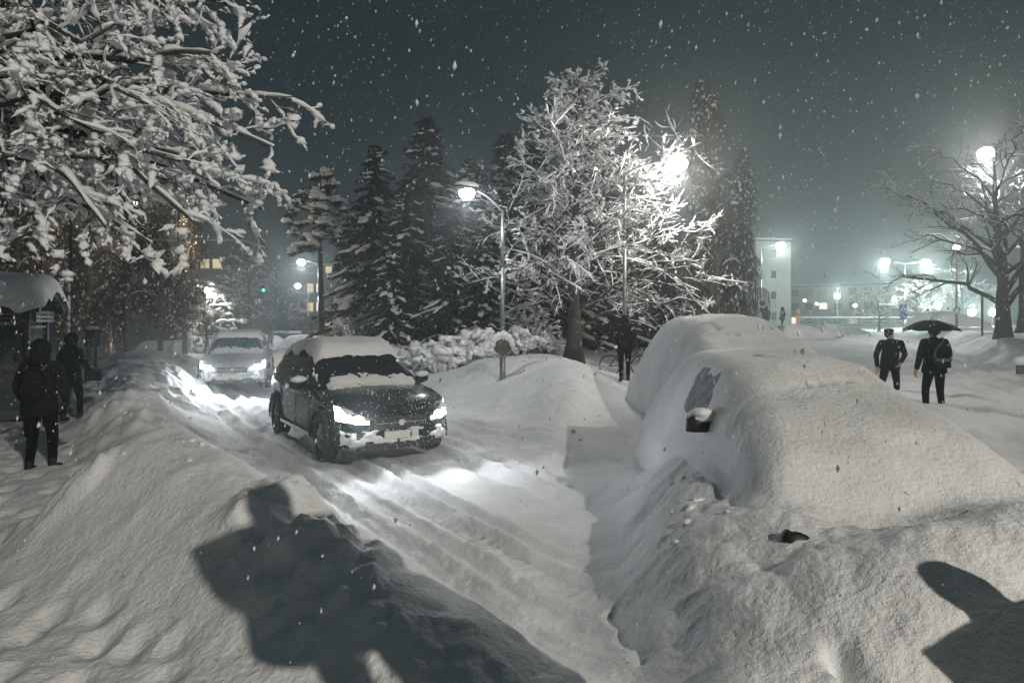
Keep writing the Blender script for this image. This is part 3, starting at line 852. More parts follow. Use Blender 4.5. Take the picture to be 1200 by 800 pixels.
# --- the big snow-laden tree over the bus shelter
def near_tree():
    rng = np.random.RandomState(5)
    base = Vector((-9.6, 9.2, gz(-9.6, 9.2)))
    t = thing('snow_laden_tree', 'large bare tree with thick snow on its boughs hanging over the bus shelter', 'tree', base)
    b = np.array(base)
    fork = np.array([-9.3, 9.0, 4.2])
    trunk = MB().tube(np.array([b - (0, 0, .3), b + (.05, 0, .8), b + (.15, -.1, 2.4), fork]) - b, [.42, .33, .29, .27], 12)
    tg = [(372, 118, 8.2), (352, 172, 7.6), (338, 250, 8.3), (300, 60, 7.8), (330, 20, 8.8), (318, 205, 8.0), (262, 262, 7.3), (205, 290, 7.8), (150, 262, 7.0), (240, 190, 7.0), (90, 280, 7.6), (30, 262, 7.2), (120, 130, 6.6), (210, 110, 6.8),
          (60, 180, 6.4), (250, -20, 7.6), (160, 30, 7.0), (60, 60, 6.8), (340, -60, 8.6), (-20, 120, 6.6), (180, 190, 7.4), (285, 130, 8.6), (110, 220, 8.4)]
    lim = []; lr = []
    for (px, py, Y) in tg:
        px -= 34
        p2 = np.array(P(px, py, Y))
        mid = (fork + p2) / 2
        mid[2] = max(fork[2], p2[2]) + rng.uniform(.3, 1.3); mid += rng.randn(3) * .25
        st = fork + np.array([0, 0, rng.uniform(-.2, 2.4)])
        lim.append(bez(st, mid, p2, 11) + np.concatenate([np.zeros((1, 3)), rng.randn(10, 3) * .07])); lr.append(np.linspace(.085, .012, 11))
    lim = np.array(lim); lr = np.array(lr)
    trunk.tube(np.array([fork, fork + (.1, 0, 1.3), fork + (.1, .1, 2.6)]) - b, [.27, .2, .1], 10)
    limbs = MB().tubes(lim - b, lr, 7)
    p2_, r2 = grow(rng, lim, lr, 18, .24, 48, .07, 7, .30, .7, .13, .5, .009)
    p3_, r3 = grow(rng, p2_, r2, 6, .50, 45, .05, 6, .2, .7, .17, .6, .006)
    keep = rng.rand(len(p3_)) < .8
    p4_, r4 = grow(rng, p3_[keep], r3[keep], 4, .6, 42, .03, 5, .2, .8, .2, .7, .0045)
    tw = MB().tubes(p2_ - b, r2, 5, cap=False); tw.tubes(p3_ - b, r3, 4, cap=False); tw.tubes(p4_ - b, r4, 3, cap=False)
    sn = MB()
    snow_on(rng, sn, resample(lim, 40)[:, 8:] - b, resample(lr[:, :, None], 40)[:, 8:, 0], .045, 40, 7, 1, .95, .8)
    snow_on(rng, sn, p2_ - b, r2, .034, 12, 6, .95, .92, .7)
    snow_on(rng, sn, p3_ - b, r3, .027, 8, 6, .72, .9, .7)
    snow_on(rng, sn, p4_ - b, r4, .017, 6, 5, .42, .9, .6)
    pts = np.concatenate([p3_[:, 1], p2_[:, 3], p2_[:, 5]]) - b; pts[:, 2] += .03
    clumps(rng, sn, pts[rng.rand(len(pts)) < .45], .055)
    tree_parts(t, trunk, limbs, tw, sn, M['bark'], M['snow_far'])
near_tree()

# --- bare broad-leaved trees built from a trunk and aimed limbs
def broad_tree(name, label, base, height, spread, seed, nl=16, lean=(0, 0), snow=.05, dens=(8, 6, 3), trunk_r=.2, fork=.28, droop=.02, up=.35, group=None, bark='bark', twig_r=.005, clump=.06, angle=46, first=.5, sp=1.0, west=1.0, cone=1.6, flare=1.25):
    rng = np.random.RandomState(seed)
    t = thing(name, label, 'tree', base, group=group)
    top = np.array([lean[0], lean[1], height * .9])
    n = 14
    s = np.linspace(0, 1, n)
    tp = np.stack([lean[0] * s ** 1.5 + .08 * np.cumsum(rng.randn(n)) * s, lean[1] * s ** 1.5 + .08 * np.cumsum(rng.randn(n)) * s, -.3 + s * (height * .92 + .3)], 1)
    tr = trunk_r * (flare * np.exp(-s * 14) + (1 - s) ** .9 + .05)
    trunk = MB().tube(tp, tr, 9)
    lim = []; lr = []
    for i in range(nl):
        f = fork + (.93 - fork) * (i + rng.uniform(.1, .9)) / nl
        st = np.array([np.interp(f, s, tp[:, k]) for k in range(3)])
        az = i * 2.4 + rng.uniform(-.4, .4)
        R = spread * (1 - ((f - fork) / (1.05 - fork)) ** cone) * rng.uniform(.75, 1.1)
        end = st + np.array([math.cos(az) * R, math.sin(az) * R * sp, R * up * rng.uniform(.2, 1.2) + (height * .10) * (1 - f) * 0])
        if end[0] < st[0]: end[0] = st[0] + (end[0] - st[0]) * west
        end[2] = min(end[2], height * 1.0)
        mid = st + (end - st) * .5 + np.array([0, 0, R * (.12 + .2 * up)])
        c = bez(st, mid, end, 10); c[1:] += rng.randn(9, 3) * R * .022
        lim.append(c); lr.append(np.linspace(max(.02, np.interp(f, s, tr) * first), .010, 10))
    lim = np.array(lim); lr = np.array(lr)
    limbs = MB().tubes(lim, lr, 6, cap=False)
    p2_, r2 = grow(rng, lim, lr, dens[0], .42, angle, droop, 7, .18, .7, .13, .55, twig_r * 1.8, updraft=.12 * up)
    p3_, r3 = grow(rng, p2_, r2, dens[1], .5, angle, droop, 6, .15, .8, .16, .6, twig_r * 1.3, updraft=.12 * up)
    tw = MB().tubes(p2_, r2, 4, cap=False); tw.tubes(p3_, r3, 3, cap=False)
    p4_ = None
    if dens[2]:
        p4_, r4 = grow(rng, p3_, r3, dens[2], .55, angle, droop, 4, .2, .8, .18, .7, twig_r, updraft=.1 * up)
        tw.tubes(p4_, r4, 3, cap=False)
    sn = None
    if snow:
        sn = MB()
        snow_on(rng, sn, resample(lim, 24)[:, 2:], resample(lr[:, :, None], 24)[:, 2:, 0], snow * 1.35, 18, 6, .95, .9)
        snow_on(rng, sn, p2_, r2, snow * 1.1, 8, 5, .9, .9)
        snow_on(rng, sn, p3_, r3, snow * .75, 6, 5, .75, .9)
        if clump: 
            pts = p3_[:, 2][rng.rand(len(p3_)) < .35] + np.array([0, 0, .02]); clumps(rng, sn, pts, clump)
    tree_parts(t, trunk, limbs, tw, sn, M[bark], M['snow_far'])
    return t

def on_ground(px, Y, dz=0.0):
    x = (px - 600) / FPX * Y
    return (x, Y, gz(x, Y) + dz)

lamp_tree = broad_tree('snowy_broadleaf_tree', 'wide snow covered tree with pale trunk around the glaring lamp', on_ground(672, 21.5), 10.8, 5.5, 11, nl=54, lean=(.5, 0), snow=.024, dens=(13, 8, 2), trunk_r=.20, fork=.12, up=.40, clump=.05, first=.26, west=.62, twig_r=.006, cone=1.45)
broad_tree('bare_roadside_tree', 'bare spreading tree with thick dark trunk on the bank beside the street', on_ground(1176, 30), 9.2, 6.6, 23, nl=22, lean=(-.6, 0), snow=.018, dens=(9, 7, 3), trunk_r=.30, flare=.5, fork=.16, up=.85, clump=0, first=.5, twig_r=.008, angle=40)
broad_tree('bare_roadside_tree', 'slim bare tree at the photo edge beyond the thick trunked tree', on_ground(1199, 33), 9.5, 4.5, 29, nl=14, snow=.03, dens=(7, 5, 2), trunk_r=.2, fork=.3, up=.7, clump=0, twig_r=.008)
broad_tree('small_snowy_tree', 'small snowy tree glowing around a lamp far down the street', on_ground(243, 46), 6.0, 3.2, 31, nl=22, snow=.075, dens=(6, 4, 0), trunk_r=.12, fork=.12, up=.1, clump=.12, twig_r=.012)
for i, (px, Y, h, sp, sd, lb) in enumerate([(292, 72, 12.5, 4.2, 41, 'pale misty bare tree behind the row of snowed-in cars'), (322, 82, 11, 4, 42, 'faint bare tree in the haze beside the far lamps'), (268, 88, 12, 4, 43, 'hazy bare tree in front of the dark building with two lit windows')]):
    broad_tree('far_bare_tree', lb, on_ground(px, Y), h, sp, sd, nl=16, snow=.05, dens=(6, 5, 0), trunk_r=.2, fork=.2, up=.5, clump=0, twig_r=.014, group='bare trees in the haze')
for i, (px, Y, h, sp, sd, lb) in enumerate([(1030, 58, 4.2, 3.4, 51, 'small bare tree by the blue road signs'), (1075, 66, 5.0, 3.0, 52, 'small bare tree behind the umbrella'), (1128, 62, 6.5, 3.5, 53, 'bare tree by the far blue round sign')]):
    broad_tree('far_bare_tree', lb, on_ground(px, Y), h, sp, sd, nl=12, snow=.045, dens=(6, 4, 0), trunk_r=.11, fork=.25, up=.6, clump=0, twig_r=.012, group='bare trees in the haze')

# --- shrubs weighed down by snow
def shrub(label, base, r, h, seed, snow=.06, group='snowy shrubs on the bank'):
    rng = np.random.RandomState(seed)
    t = thing('snowy_shrub', label, 'shrub', base, group=group)
    n = 34; lim = []; lr = []
    for i in range(n):
        a = rng.rand() * 6.28; q = r * math.sqrt(rng.rand())
        e = np.array([math.cos(a) * q, math.sin(a) * q * .6, h * rng.uniform(.4, 1) * (1 - .45 * (q / r) ** 2)])
        st = np.array([e[0] * .25, e[1] * .25, -.1])
        lim.append(bez(st, np.array([e[0] * .45, e[1] * .45, e[2] * 1.05]), e, 8)); lr.append(np.linspace(.02, .006, 8))
    lim = np.array(lim); lr = np.array(lr)
    MB().tubes(lim, lr, 4, cap=False).build('stems', M['bark'], t)
    p2_, r2 = grow(rng, lim, lr, 8, .38, 48, .05, 5, .25, .8, .16, .6, .006)
    tag(MB().tubes(p2_, r2, 3, cap=False).build('crown', M['twig'], t), kind='stuff')
    sn = MB(); snow_on(rng, sn, lim, lr, snow, 7, 5, .9, .95); snow_on(rng, sn, p2_, r2, snow * .8, 5, 5, .8, .95)
    pts = np.concatenate([lim[:, -1], p2_[:, 2]]); clumps(rng, sn, pts[rng.rand(len(pts)) < .6], snow * 1.9)
    tag(sn.build('branch_snow', M['snow_far'], t, smooth=True), kind='stuff')
for (px, Y, r, h, sd, sn, lb) in [(520, 20.0, 1.1, 1.15, 61, .075, 'low snow laden shrub halfway along the bank by the lamp post'), (560, 20.5, 1.0, .95, 62, .08, 'low snow laden shrub just short of the round sign post'), (484, 21.5, .9, .9, 63, .07, 'low snowy shrub nearest the black car'),
                              (430, 27, 2.2, 2.6, 64, .05, 'tall twiggy shrub dusted with snow below the spruces'), (465, 26, 1.6, 1.9, 65, .045, 'dark twiggy shrub between the tall one and the spruces'),
                              (622, 24, 1.5, 1.7, 66, .03, 'dark bush under the wide tree beside the lit windows'), (640, 23, .9, .8, 67, .03, 'low dark bush at the pale trunk of the wide tree'), (606, 22, 1.0, 1.0, 68, .05, 'small bush beyond the round sign post')]:
    shrub(lb, on_ground(px, Y, -.05), r, h, sd, sn)

# --- conifers
def spruce_meshes(seed, H, R, low=.06, snowy=1.0, whorl=.32, per=8):
    rng = np.random.RandomState(seed)
    paths = []; width = []
    z = H * low
    while z < H * .985:
        f = z / H
        L = R * (1 - f) ** .8 + .12
        for k in range(per if f < .8 else 5):
            a = rng.rand() * 6.28; l = L * rng.uniform(.55, 1.15)
            dz = rng.uniform(-.15, .15)
            d = np.array([math.cos(a), math.sin(a), 0])
            sag = .42 + .2 * rng.rand() - .5 * max(0, f - .75)
            s = np.linspace(0, 1, 7)[:, None]
            paths.append(np.array([0, 0, z + dz]) + d * s * l + np.array([0, 0, 1]) * (-sag * l * s ** 1.6 + .10 * l * s ** 4) + rng.randn(7, 3) * .02)
            width.append(l)
        z += whorl * (1 - .35 * f) * rng.uniform(.8, 1.2)
    paths = np.array(paths); width = np.array(width)
    br = MB().tubes(paths, np.linspace(.03, .008, 7)[None] * np.ones((len(paths), 1)), 3, cap=False)
    # needle sprays: narrow hanging blades along the bough
    per_b = 26
    n = len(paths) * per_b; pi = np.repeat(np.arange(len(paths)), per_b)
    t = rng.uniform(.12, 1.0, n); f = t * 5.999; i0 = f.astype(int); fr = (f - i0)[:, None]
    st = paths[pi, i0] * (1 - fr) + paths[pi, i0 + 1] * fr
    tan = paths[pi, i0 + 1] - paths[pi, i0]; tan /= np.linalg.norm(tan, axis=1, keepdims=True)
    sd = np.cross(tan, [0, 0, 1]); sd /= np.linalg.norm(sd, axis=1, keepdims=True) + 1e-9
    sgn = rng.choice([-1, 1], n)[:, None]
    L = (.16 + .20 * width[pi] * (1.1 - t) * .8) * rng.uniform(.6, 1.3, n)
    d = tan * .6 + sd * sgn * rng.uniform(.25, 1, n)[:, None] + np.array([0, 0, -1]) * rng.uniform(.15, .9, n)[:, None]
    d /= np.linalg.norm(d, axis=1, keepdims=True)
    wv = np.cross(d, rng.randn(n, 3)); wv /= np.linalg.norm(wv, axis=1, keepdims=True) + 1e-9
    w = (.045 + .05 * rng.rand(n))[:, None]
    L = L[:, None]
    v = np.stack([st - wv * w * .4, st + wv * w * .4, st + d * L * .6 + wv * w, st + d * L, st + d * L * .6 - wv * w], 1)
    q = np.array([[0, 1, 2, 4]]); tr = np.array([[4, 2, 3]])
    off = (np.arange(n) * 5)[:, None, None]
    nd = MB().add(v.reshape(-1, 3), (q[None] + off).reshape(-1, 4), (tr[None] + off).reshape(-1, 3))
    nd.v += br.v; nd.q += [a + nd.n for a in br.q]; nd.n += br.n
    sn = MB()
    keep = rng.rand(len(paths)) < .32 * snowy
    pp = resample(paths[keep], 9)[:, 2:]
    th = (.06 + .075 * width[keep])[:, None] * np.clip(1 + .45 * rng.randn(keep.sum(), 7), .25, 1.8) * np.array([.4, .8, 1, 1.05, 1, .8, .35])[None]
    th = np.minimum(th, .20) * (.45 + .35 * snowy)
    pp = pp + rng.randn(*pp.shape) * .03; pp[:, :, 2] += th * .35
    sn.tubes(pp, th, 6, sx=1.25, sz=.6)
    trunk = MB().tube([(0, 0, -.3), (0, 0, H * .4), (0, 0, H * .98)], [.018 * H + .05, .012 * H + .03, .01], 8)
    return trunk.mesh('trunk', M['bark'], True), nd.mesh('crown', M['needle'], False), sn.mesh('branch_snow', M['snow_far'], True)

SPR = [spruce_meshes(201, 10, 2.3), spruce_meshes(202, 10, 2.0, snowy=.9), spruce_meshes(203, 10, 2.6, snowy=.75)]
def spruce(label, px, top_py, Y, kind, wide=1.0, rz=0.0):
    bx = on_ground(px, Y)
    h = P(px, top_py, Y).z - bx[2]
    t = thing('spruce_tree', label, 'tree', bx, rz, 'dark spruces at the edge of the wood')
    t.scale = (h / 10 * wide * 1.35, h / 10 * wide * 1.35, h / 10)
    for nm, me, kd in zip(('trunk', 'crown', 'branch_snow'), SPR[kind], (None, 'stuff', 'stuff')):
        tag(link(nm, me, t), kind=kd)
for i, (px, py, Y, kd, w, lb) in enumerate([
    (440, 166, 30, 0, 1.0, 'narrow pointed spruce next to the lone pine'),
    (501, 132, 27, 1, 1.15, 'tallest snow flecked spruce left of the curved lamp'),
    (478, 205, 25.5, 2, .95, 'lower snow laden spruce in front of the tallest one'),
    (552, 182, 29, 0, 1.15, 'broad spruce straight behind the glowing curved lamp'),
    (590, 152, 31, 1, 1.1, 'tall spruce right behind the curved lamp post'),
    (528, 235, 24.5, 2, 1.0, 'short snowy spruce below the tall ones, left of the lamp post'),
    (415, 250, 33, 2, .9, 'short dark spruce at the foot of the narrow pointed one'),
    (566, 262, 23.5, 0, 1.05, 'short snowy spruce close behind the round sign'),
    (625, 165, 33, 2, 1.05, 'dark spruce between the lamp post and the wide snowy tree'),
    (458, 262, 24.0, 1, .95, 'smallest spruce behind the tall twiggy shrub'),
    (665, 210, 36, 0, 1.2, 'dark spruce hidden behind the wide snowy tree'),
    (715, 225, 37, 1, 1.2, 'dark spruce behind the glaring tree lamp'),
    (770, 250, 38, 2, 1.1, 'dark spruce low behind the boughs of the wide snowy tree')]):
    spruce(lb, px, py, Y, kd, w, i * 1.3)

# --- the lone pine with its crown high on a bare trunk
def pine(label, px, top_py, Y, crown_py, wid, seed):
    rng = np.random.RandomState(seed)
    bx = on_ground(px, Y); H = P(px, top_py, Y).z - bx[2]; z0 = P(px, crown_py, Y).z - bx[2]
    t = thing('pine_tree', label, 'tree', bx)
    MB().tube([(0, 0, -.3), (.03, 0, H * .3), (-.05, 0, H * .6), (0, 0, H * .97)], [.16, .13, .10, .02], 8).build('trunk', M['bark'], t, smooth=True)
    lim = []; lr = []
    for i in range(26):
        f = (i + rng.rand()) / 26
        z = z0 + (H - z0) * f; a = rng.rand() * 6.28
        R = wid * (.55 + .75 * math.sin(math.pi * min(1, .15 + f * .95))) * rng.uniform(.6, 1.1) * (1 - .45 * f)
        e = np.array([math.cos(a) * R, math.sin(a) * R, z + R * .05 - .25 * R])
        lim.append(bez(np.array([0, 0, z]), np.array([e[0] * .5, e[1] * .5, z + .15 * R]), e, 8)); lr.append(np.linspace(.04, .012, 8))
    lim = np.array(lim); lr = np.array(lr)
    MB().tubes(lim, lr, 5, cap=False).build('limbs', M['bark'], t, smooth=True)
    p2_, r2 = grow(rng, lim, lr, 7, .4, 50, .02, 5, .35, .8, .15, .5, .008)
    # needle tufts
    pts = np.concatenate([p2_[:, 2], p2_[:, 4], lim[:, -1], lim[:, -3]])
    n = len(pts) * 34; st = np.repeat(pts, 34, 0) + rng.randn(n, 3) * .07
    d = rng.randn(n, 3); d[:, 2] = d[:, 2] * .6 + .1; d /= np.linalg.norm(d, axis=1, keepdims=True)
    wv = np.cross(d, rng.randn(n, 3)); wv /= np.linalg.norm(wv, axis=1, keepdims=True)
    L = rng.uniform(.14, .32, n)[:, None]
    v = np.stack([st - wv * .018, st + wv * .018, st + d * L], 1)
    nd = MB().add(v.reshape(-1, 3), tris=np.arange(n * 3).reshape(-1, 3)); nd.tubes(p2_, r2, 3, cap=False)
    tag(nd.build('crown', M['needle'], t), kind='stuff')
    sn = MB(); clumps(rng, sn, pts[rng.rand(len(pts)) < .55] + np.array([0, 0, .10]), .21, .55)
    tag(sn.build('branch_snow', M['snow_far'], t, smooth=True), kind='stuff')
pine('lone pine with a snowy crown high on a bare dark trunk', 376, 200, 33, 292, 1.6, 301)

# --- weeping birches hung with fine twigs
def birch_meshes(seed, H, R, strands=2200):
    rng = np.random.RandomState(seed)
    n = 12; s = np.linspace(0, 1, n)
    tp = np.stack([.1 * np.cumsum(rng.randn(n)) * s, .1 * np.cumsum(rng.randn(n)) * s, -.3 + s * H], 1)
    trunk = MB().tube(tp, .012 * H * (1 - s) + .015, 8)
    lim = []; lr = []
    for i in range(38):
        f = .16 + .82 * (i + rng.rand()) / 38
        st = np.array([np.interp(f, s, tp[:, k]) for k in range(3)]); a = rng.rand() * 6.28
        r = R * (1.02 - f) ** .55 * rng.uniform(.5, 1.1)
        e = st + np.array([math.cos(a) * r, math.sin(a) * r, r * .35])
        lim.append(bez(st, st + (e - st) * .5 + np.array([0, 0, r * .75]), e, 8)); lr.append(np.linspace(.04, .010, 8))
    lim = np.array(lim); lr = np.array(lr)
    limbs = MB().tubes(lim, lr, 5, cap=False)
    pi = rng.randint(0, len(lim), strands); t = rng.uniform(.2, 1, strands) * 6.999; i0 = t.astype(int); fr = (t - i0)[:, None]
    st = lim[pi, i0] * (1 - fr) + lim[pi, np.minimum(i0 + 1, 7)] * fr
    L = rng.uniform(.6, 2.1, strands) * (H / 12); L = np.minimum(L, st[:, 2] * .85)
    N = 7; ps = np.zeros((strands, N, 3)); ps[:, 0] = st
    d = rng.randn(strands, 3) * .35; d[:, 2] = -.1
    for k in range(1, N):
        d[:, :2] = d[:, :2] * .65 + rng.randn(strands, 2) * .13; d[:, 2] = -1 + .45 / k
        ps[:, k] = ps[:, k - 1] + d * (L / (N - 1))[:, None]
    tw = MB().tubes(ps, np.linspace(.012, .007, N)[None] * np.ones((strands, 1)), 3, cap=False)
    p2_, r2 = grow(rng, ps, np.full((strands, N), .008), 3, .22, 30, .25, 4, .15, 1, .2, .8, .007)
    tw.tubes(p2_, r2, 3, cap=False)
    sn = MB()
    snow_on(rng, sn, lim, lr, .045, 8, 5, .3, .98)
    pts = np.concatenate([ps[:, 2], ps[:, 4], p2_[:, 2]]); clumps(rng, sn, pts[rng.rand(len(pts)) < .05], .05, 1.4)
    return trunk.mesh('trunk', M['birch_bark'], True), limbs.mesh('limbs', M['bark'], True), tw.mesh('crown', M['hanging_twig'], True), sn.mesh('branch_snow', M['snow_far'], True)
BIR = [birch_meshes(401, 12, 2.4), birch_meshes(402, 12, 2.0, 2400)]
def birch(label, px, top_py, Y, kind, wide=1.0, rz=0):
    bx = on_ground(px, Y); h = P(px, top_py, Y).z - bx[2]
    t = thing('weeping_birch', label, 'tree', bx, rz, 'weeping birches')
    t.scale = (h / 12 * wide, h / 12 * wide, h / 12)
    for nm, me, kd in zip(('trunk', 'limbs', 'crown', 'branch_snow'), BIR[kind], (None, 'stuff', 'stuff', 'stuff')):
        tag(link(nm, me, t), kind=kd)
for i, (px, py, Y, kd, w, lb) in enumerate([
    (842, 68, 31, 1, .92, 'tall dark weeping birch standing alone beside the glaring tree lamp'),
    (105, 120, 30, 0, 1.0, 'weeping birch with hanging twigs behind the slim lamp pole'),
    (150, 150, 27, 1, 1.0, 'weeping birch glowing with lamplight through its hanging twigs'),
    (188, 170, 30, 0, .95, 'weeping birch at the middle of the dark row'),
    (216, 205, 35, 1, 1.0, 'last weeping birch of the row, next to the dark building'),
    (70, 140, 34, 1, 1.1, 'weeping birch behind the bus shelter corner'),
    (20, 120, 30, 0, 1.1, 'weeping birch over the bus shelter roof'),
    (125, 230, 38, 0, 1.2, 'low far weeping birch behind the row of twigs'),
    (872, 165, 38, 0, .75, 'smaller weeping birch next to the pale tower block')]):
    birch(lb, px, py, Y, kd, w, i * 1.1)

# ---------------------------------------------------------------- people
M['coat_green'] = mat('dark_green_coat', (.010, .013, .011), .95, spec=.1, bump=.5, bscale=25)
M['coat_black'] = mat('black_coat', (.005, .006, .008), .95, spec=.1, bump=.5, bscale=25)
M['coat_navy'] = mat('navy_coat', (.005, .008, .014), .95, spec=.1, bump=.5, bscale=25)
M['coat_pale'] = mat('pale_coat', (.30, .32, .30), .9)
M['trousers'] = mat('dark_trousers', (.005, .006, .009), .95, spec=.1, bump=.4, bscale=30)
M['skin'] = mat('skin', (.38, .22, .16), .6)
M['hair'] = mat('dark_hair', (.02, .015, .012), .8)
M['boot'] = mat('black_boot', (.008, .008, .009), .6)
M['bag'] = mat('black_bag', (.005, .005, .006), .8, spec=.2, bump=.4, bscale=50)
M['strap'] = mat('grey_strap', (.06, .07, .08), .8)
M['umbrella'] = mat('umbrella_cloth', (.010, .014, .018), .45)

def skin_mesh(name, verts, edges, root, levels=2):
    names = list(verts)
    me = bpy.data.meshes.new(name)
    me.from_pydata([verts[n][:3] for n in names], [(names.index(a), names.index(b)) for a, b in edges], [])
    o = bpy.data.objects.new(name, me); COL.objects.link(o)
    o.modifiers.new('skin', 'SKIN').use_smooth_shade = True
    sv = me.skin_vertices[0].data
    for i, n in enumerate(names):
        r = verts[n][3]
        sv[i].radius = (r, r) if np.isscalar(r) else r
        sv[i].use_root = (n == root)
    sd = o.modifiers.new('sub', 'SUBSURF'); sd.levels = levels; sd.render_levels = levels
    dg = bpy.context.evaluated_depsgraph_get(); dg.update()
    out = bpy.data.meshes.new_from_object(o.evaluated_get(dg))
    bpy.data.objects.remove(o)
    out.name = name
    for p in out.polygons: p.use_smooth = True
    return out

def glove(wrist, fwd, out_dir, s=1.0):
    """palm, four bent fingers of unequal length and a thumb from the side of the palm"""
    w = np.array(wrist, float); f = np.array(fwd, float); f /= np.linalg.norm(f)
    o = np.array(out_dir, float); o -= f * (o @ f); o /= np.linalg.norm(o)      # across the palm, towards the thumb
    c = np.cross(f, o)                                                            # curl direction
    mb = MB()
    mb.tube([w - f * .02 * s, w + f * .03 * s, w + f * .075 * s, w + f * .10 * s], np.array([.028, .036, .038, .022]) * s, 8)
    for k, (off, L) in enumerate(((.030, .075), (.010, .085), (-.010, .080), (-.029, .062))):
        p0 = w + f * .085 * s + o * off * s
        mb.tube([p0, p0 + (f * .55 + c * .12) * L * s, p0 + (f * .9 + c * .45) * L * s, p0 + (f * .95 + c * .75) * L * s], np.array([.0105, .010, .009, .006]) * s, 6)
    p0 = w + f * .03 * s + o * .03 * s
    mb.tube([p0, p0 + (f * .35 + o * .45) * .05 * s, p0 + (f * .95 + o * .6 + c * .2) * .055 * s], np.array([.013, .012, .008]) * s, 6)
    return mb

def person(label, loc, rz, height=1.75, coat='coat_black', stride=.18, arms=None, lean=0.0, head_turn=(0, 0), hat='hood', hands='glove', group='people walking in the snow', bulk=1.0, legs=None, hem=.80, name='person'):
    t = thing(name, label, 'person', loc, rz, group, height / 1.75)
    L = lean
    v = {}
    v['pelvis'] = (0, 0, .95, (.165 * bulk, .13 * bulk)); v['spine'] = (0, L * .3, 1.13, (.165 * bulk, .125 * bulk)); v['chest'] = (0, L * .7, 1.33, (.18 * bulk, .13 * bulk))
    v['neck'] = (0, L * 1.0, 1.475, .065); v['head'] = (head_turn[0] * .3, L * 1.1 + .015 + head_turn[1] * .3, 1.57, .088); v['crown'] = (head_turn[0], L * 1.15 + .02 + head_turn[1], 1.665, .085)
    e = [('pelvis', 'spine'), ('spine', 'chest'), ('chest', 'neck'), ('neck', 'head'), ('head', 'crown')]
    A = arms or {}
    for s, sg in (('r', 1), ('l', -1)):
        ad = A.get(s, {})
        v['sh' + s] = (sg * .185 * bulk, L * .85, 1.405, .082 * bulk)
        el = ad.get('elbow', (sg * .255, L * .5 - .05, 1.14)); wr = ad.get('wrist', (sg * .245, L * .3 + .06, .91))
        v['el' + s] = (*el, .064 * bulk); v['wr' + s] = (*wr, .046)
        ad_h = tuple(np.array(wr) + (np.array(wr) - np.array(el)) * .12); v['cf' + s] = (*ad_h, .040)
        e += [('chest', 'sh' + s), ('sh' + s, 'el' + s), ('el' + s, 'wr' + s), ('wr' + s, 'cf' + s)]
        fw = stride * sg * .5
        ld = (legs or {}).get(s, {})
        v['hip' + s] = (sg * .092, 0, .86, (.105 * bulk, .11)); kn = ld.get('knee', (sg * .10, fw * .55 + .04, .49)); an = ld.get('ankle', (sg * .10, fw, .10))
        v['kn' + s] = (*kn, .072); v['an' + s] = (*an, .056); v['heel' + s] = (an[0], an[1] - .02, an[2] - .055, .05); v['toe' + s] = (an[0] + sg * .02, an[1] + .17, an[2] - .065, .042)
        e += [('pelvis', 'hip' + s), ('hip' + s, 'kn' + s), ('kn' + s, 'an' + s), ('an' + s, 'heel' + s), ('heel' + s, 'toe' + s)]
    me = skin_mesh('body', v, e, 'pelvis')
    for k in (coat, 'trousers', 'boot', 'skin', 'hair'): me.materials.append(M[k])
    for p in me.polygons:
        c = p.center
        if c.z < .16: mi = 2
        elif c.z < hem and abs(c.x) < .2: mi = 1
        elif c.z > 1.50:
            mi = 3 if (c.y > L + .03 + head_turn[1] and c.z < 1.68) else (3 if c.z < 1.56 and hat != 'hood' else 4)
        else: mi = 0
        p.material_index = mi
    link('body', me, t)
    # jacket skirt follows the hips
    a = np.arange(22) / 22 * 2 * math.pi
    rows = []
    for z, rx, ry in ((1.24, .165, .13), (1.08, .182, .145), (.94, .20, .16), (hem - .02, .212, .175), (hem - .03, .19, .155)):
        wv = .008 * np.sin(a * 5 + z * 9)
        rows.append(np.stack([(rx * bulk + wv) * np.cos(a), L * (z - .95) * 1.6 + (ry * bulk + wv) * np.sin(a), np.full(22, z)], 1))
    R = np.array(rows + []); R = np.concatenate([R, R[:, :1]], 1)
    MB().grid(R, flip=True).build('jacket', M[coat], t, smooth=True)
    hc = np.array([v['crown'][0] * .7, v['crown'][1] * .9, 1.635])
    tw = math.atan2(head_turn[0], .12)
    if hat == 'hood':
        h = MB(); h.ball(hc + (0, -.02, .005), (.125, .135, .15), 16, 10, .08, 3); h.tube([(0, L - .02, 1.44), (0, L * 1.05 - .02, 1.52), (0, L * 1.1 - .02, 1.58)], [.15, .12, .11], 12)
        h.build('hood', M[coat], t, smooth=True)
        MB().ball(hc + (0, .085, -.02), (.07, .05, .085), 10, 8).build('face', M['skin'], t, smooth=True)
    elif hat == 'cap':
        h = MB(); h.ball(hc + (0, 0, .055), (.112, .13, .042), 16, 8); h.ball(hc + (math.sin(-tw) * -.10, math.cos(tw) * .10, .03), (.08, .07, .015), 12, 6, m=Matrix.Rotation(-tw, 4, 'Z'))
        h.build('flat_cap', M[coat], t, smooth=True)
        MB().ball(hc + (0, -.03, -.02), (.096, .10, .10), 12, 8).build('hair', M['hair'], t, smooth=True)
        MB().ball(hc + (math.sin(tw) * .115, math.cos(tw) * .115, -.03), (.014, .025, .02), 8, 6).build('nose', M['skin'], t, smooth=True)
    else:
        MB().ball(hc + (0, -.015, .02), (.108, .122, .125), 14, 10, .15, 5).build('hair', M['hair'], t, smooth=True)
    for s, sg in (('r', 1), ('l', -1)):
        ww = np.array(v['cf' + s][:3]); d = ww - np.array(v['wr' + s][:3])
        td = (0, 1, 0) if abs(d[1]) < .03 else (-sg, 0, 0.2)
        glove(ww, d, td).build('glove' if hands == 'glove' else 'hand', M['boot'] if hands == 'glove' else M['skin'], t, smooth=True)
    return t, v, height / 1.75

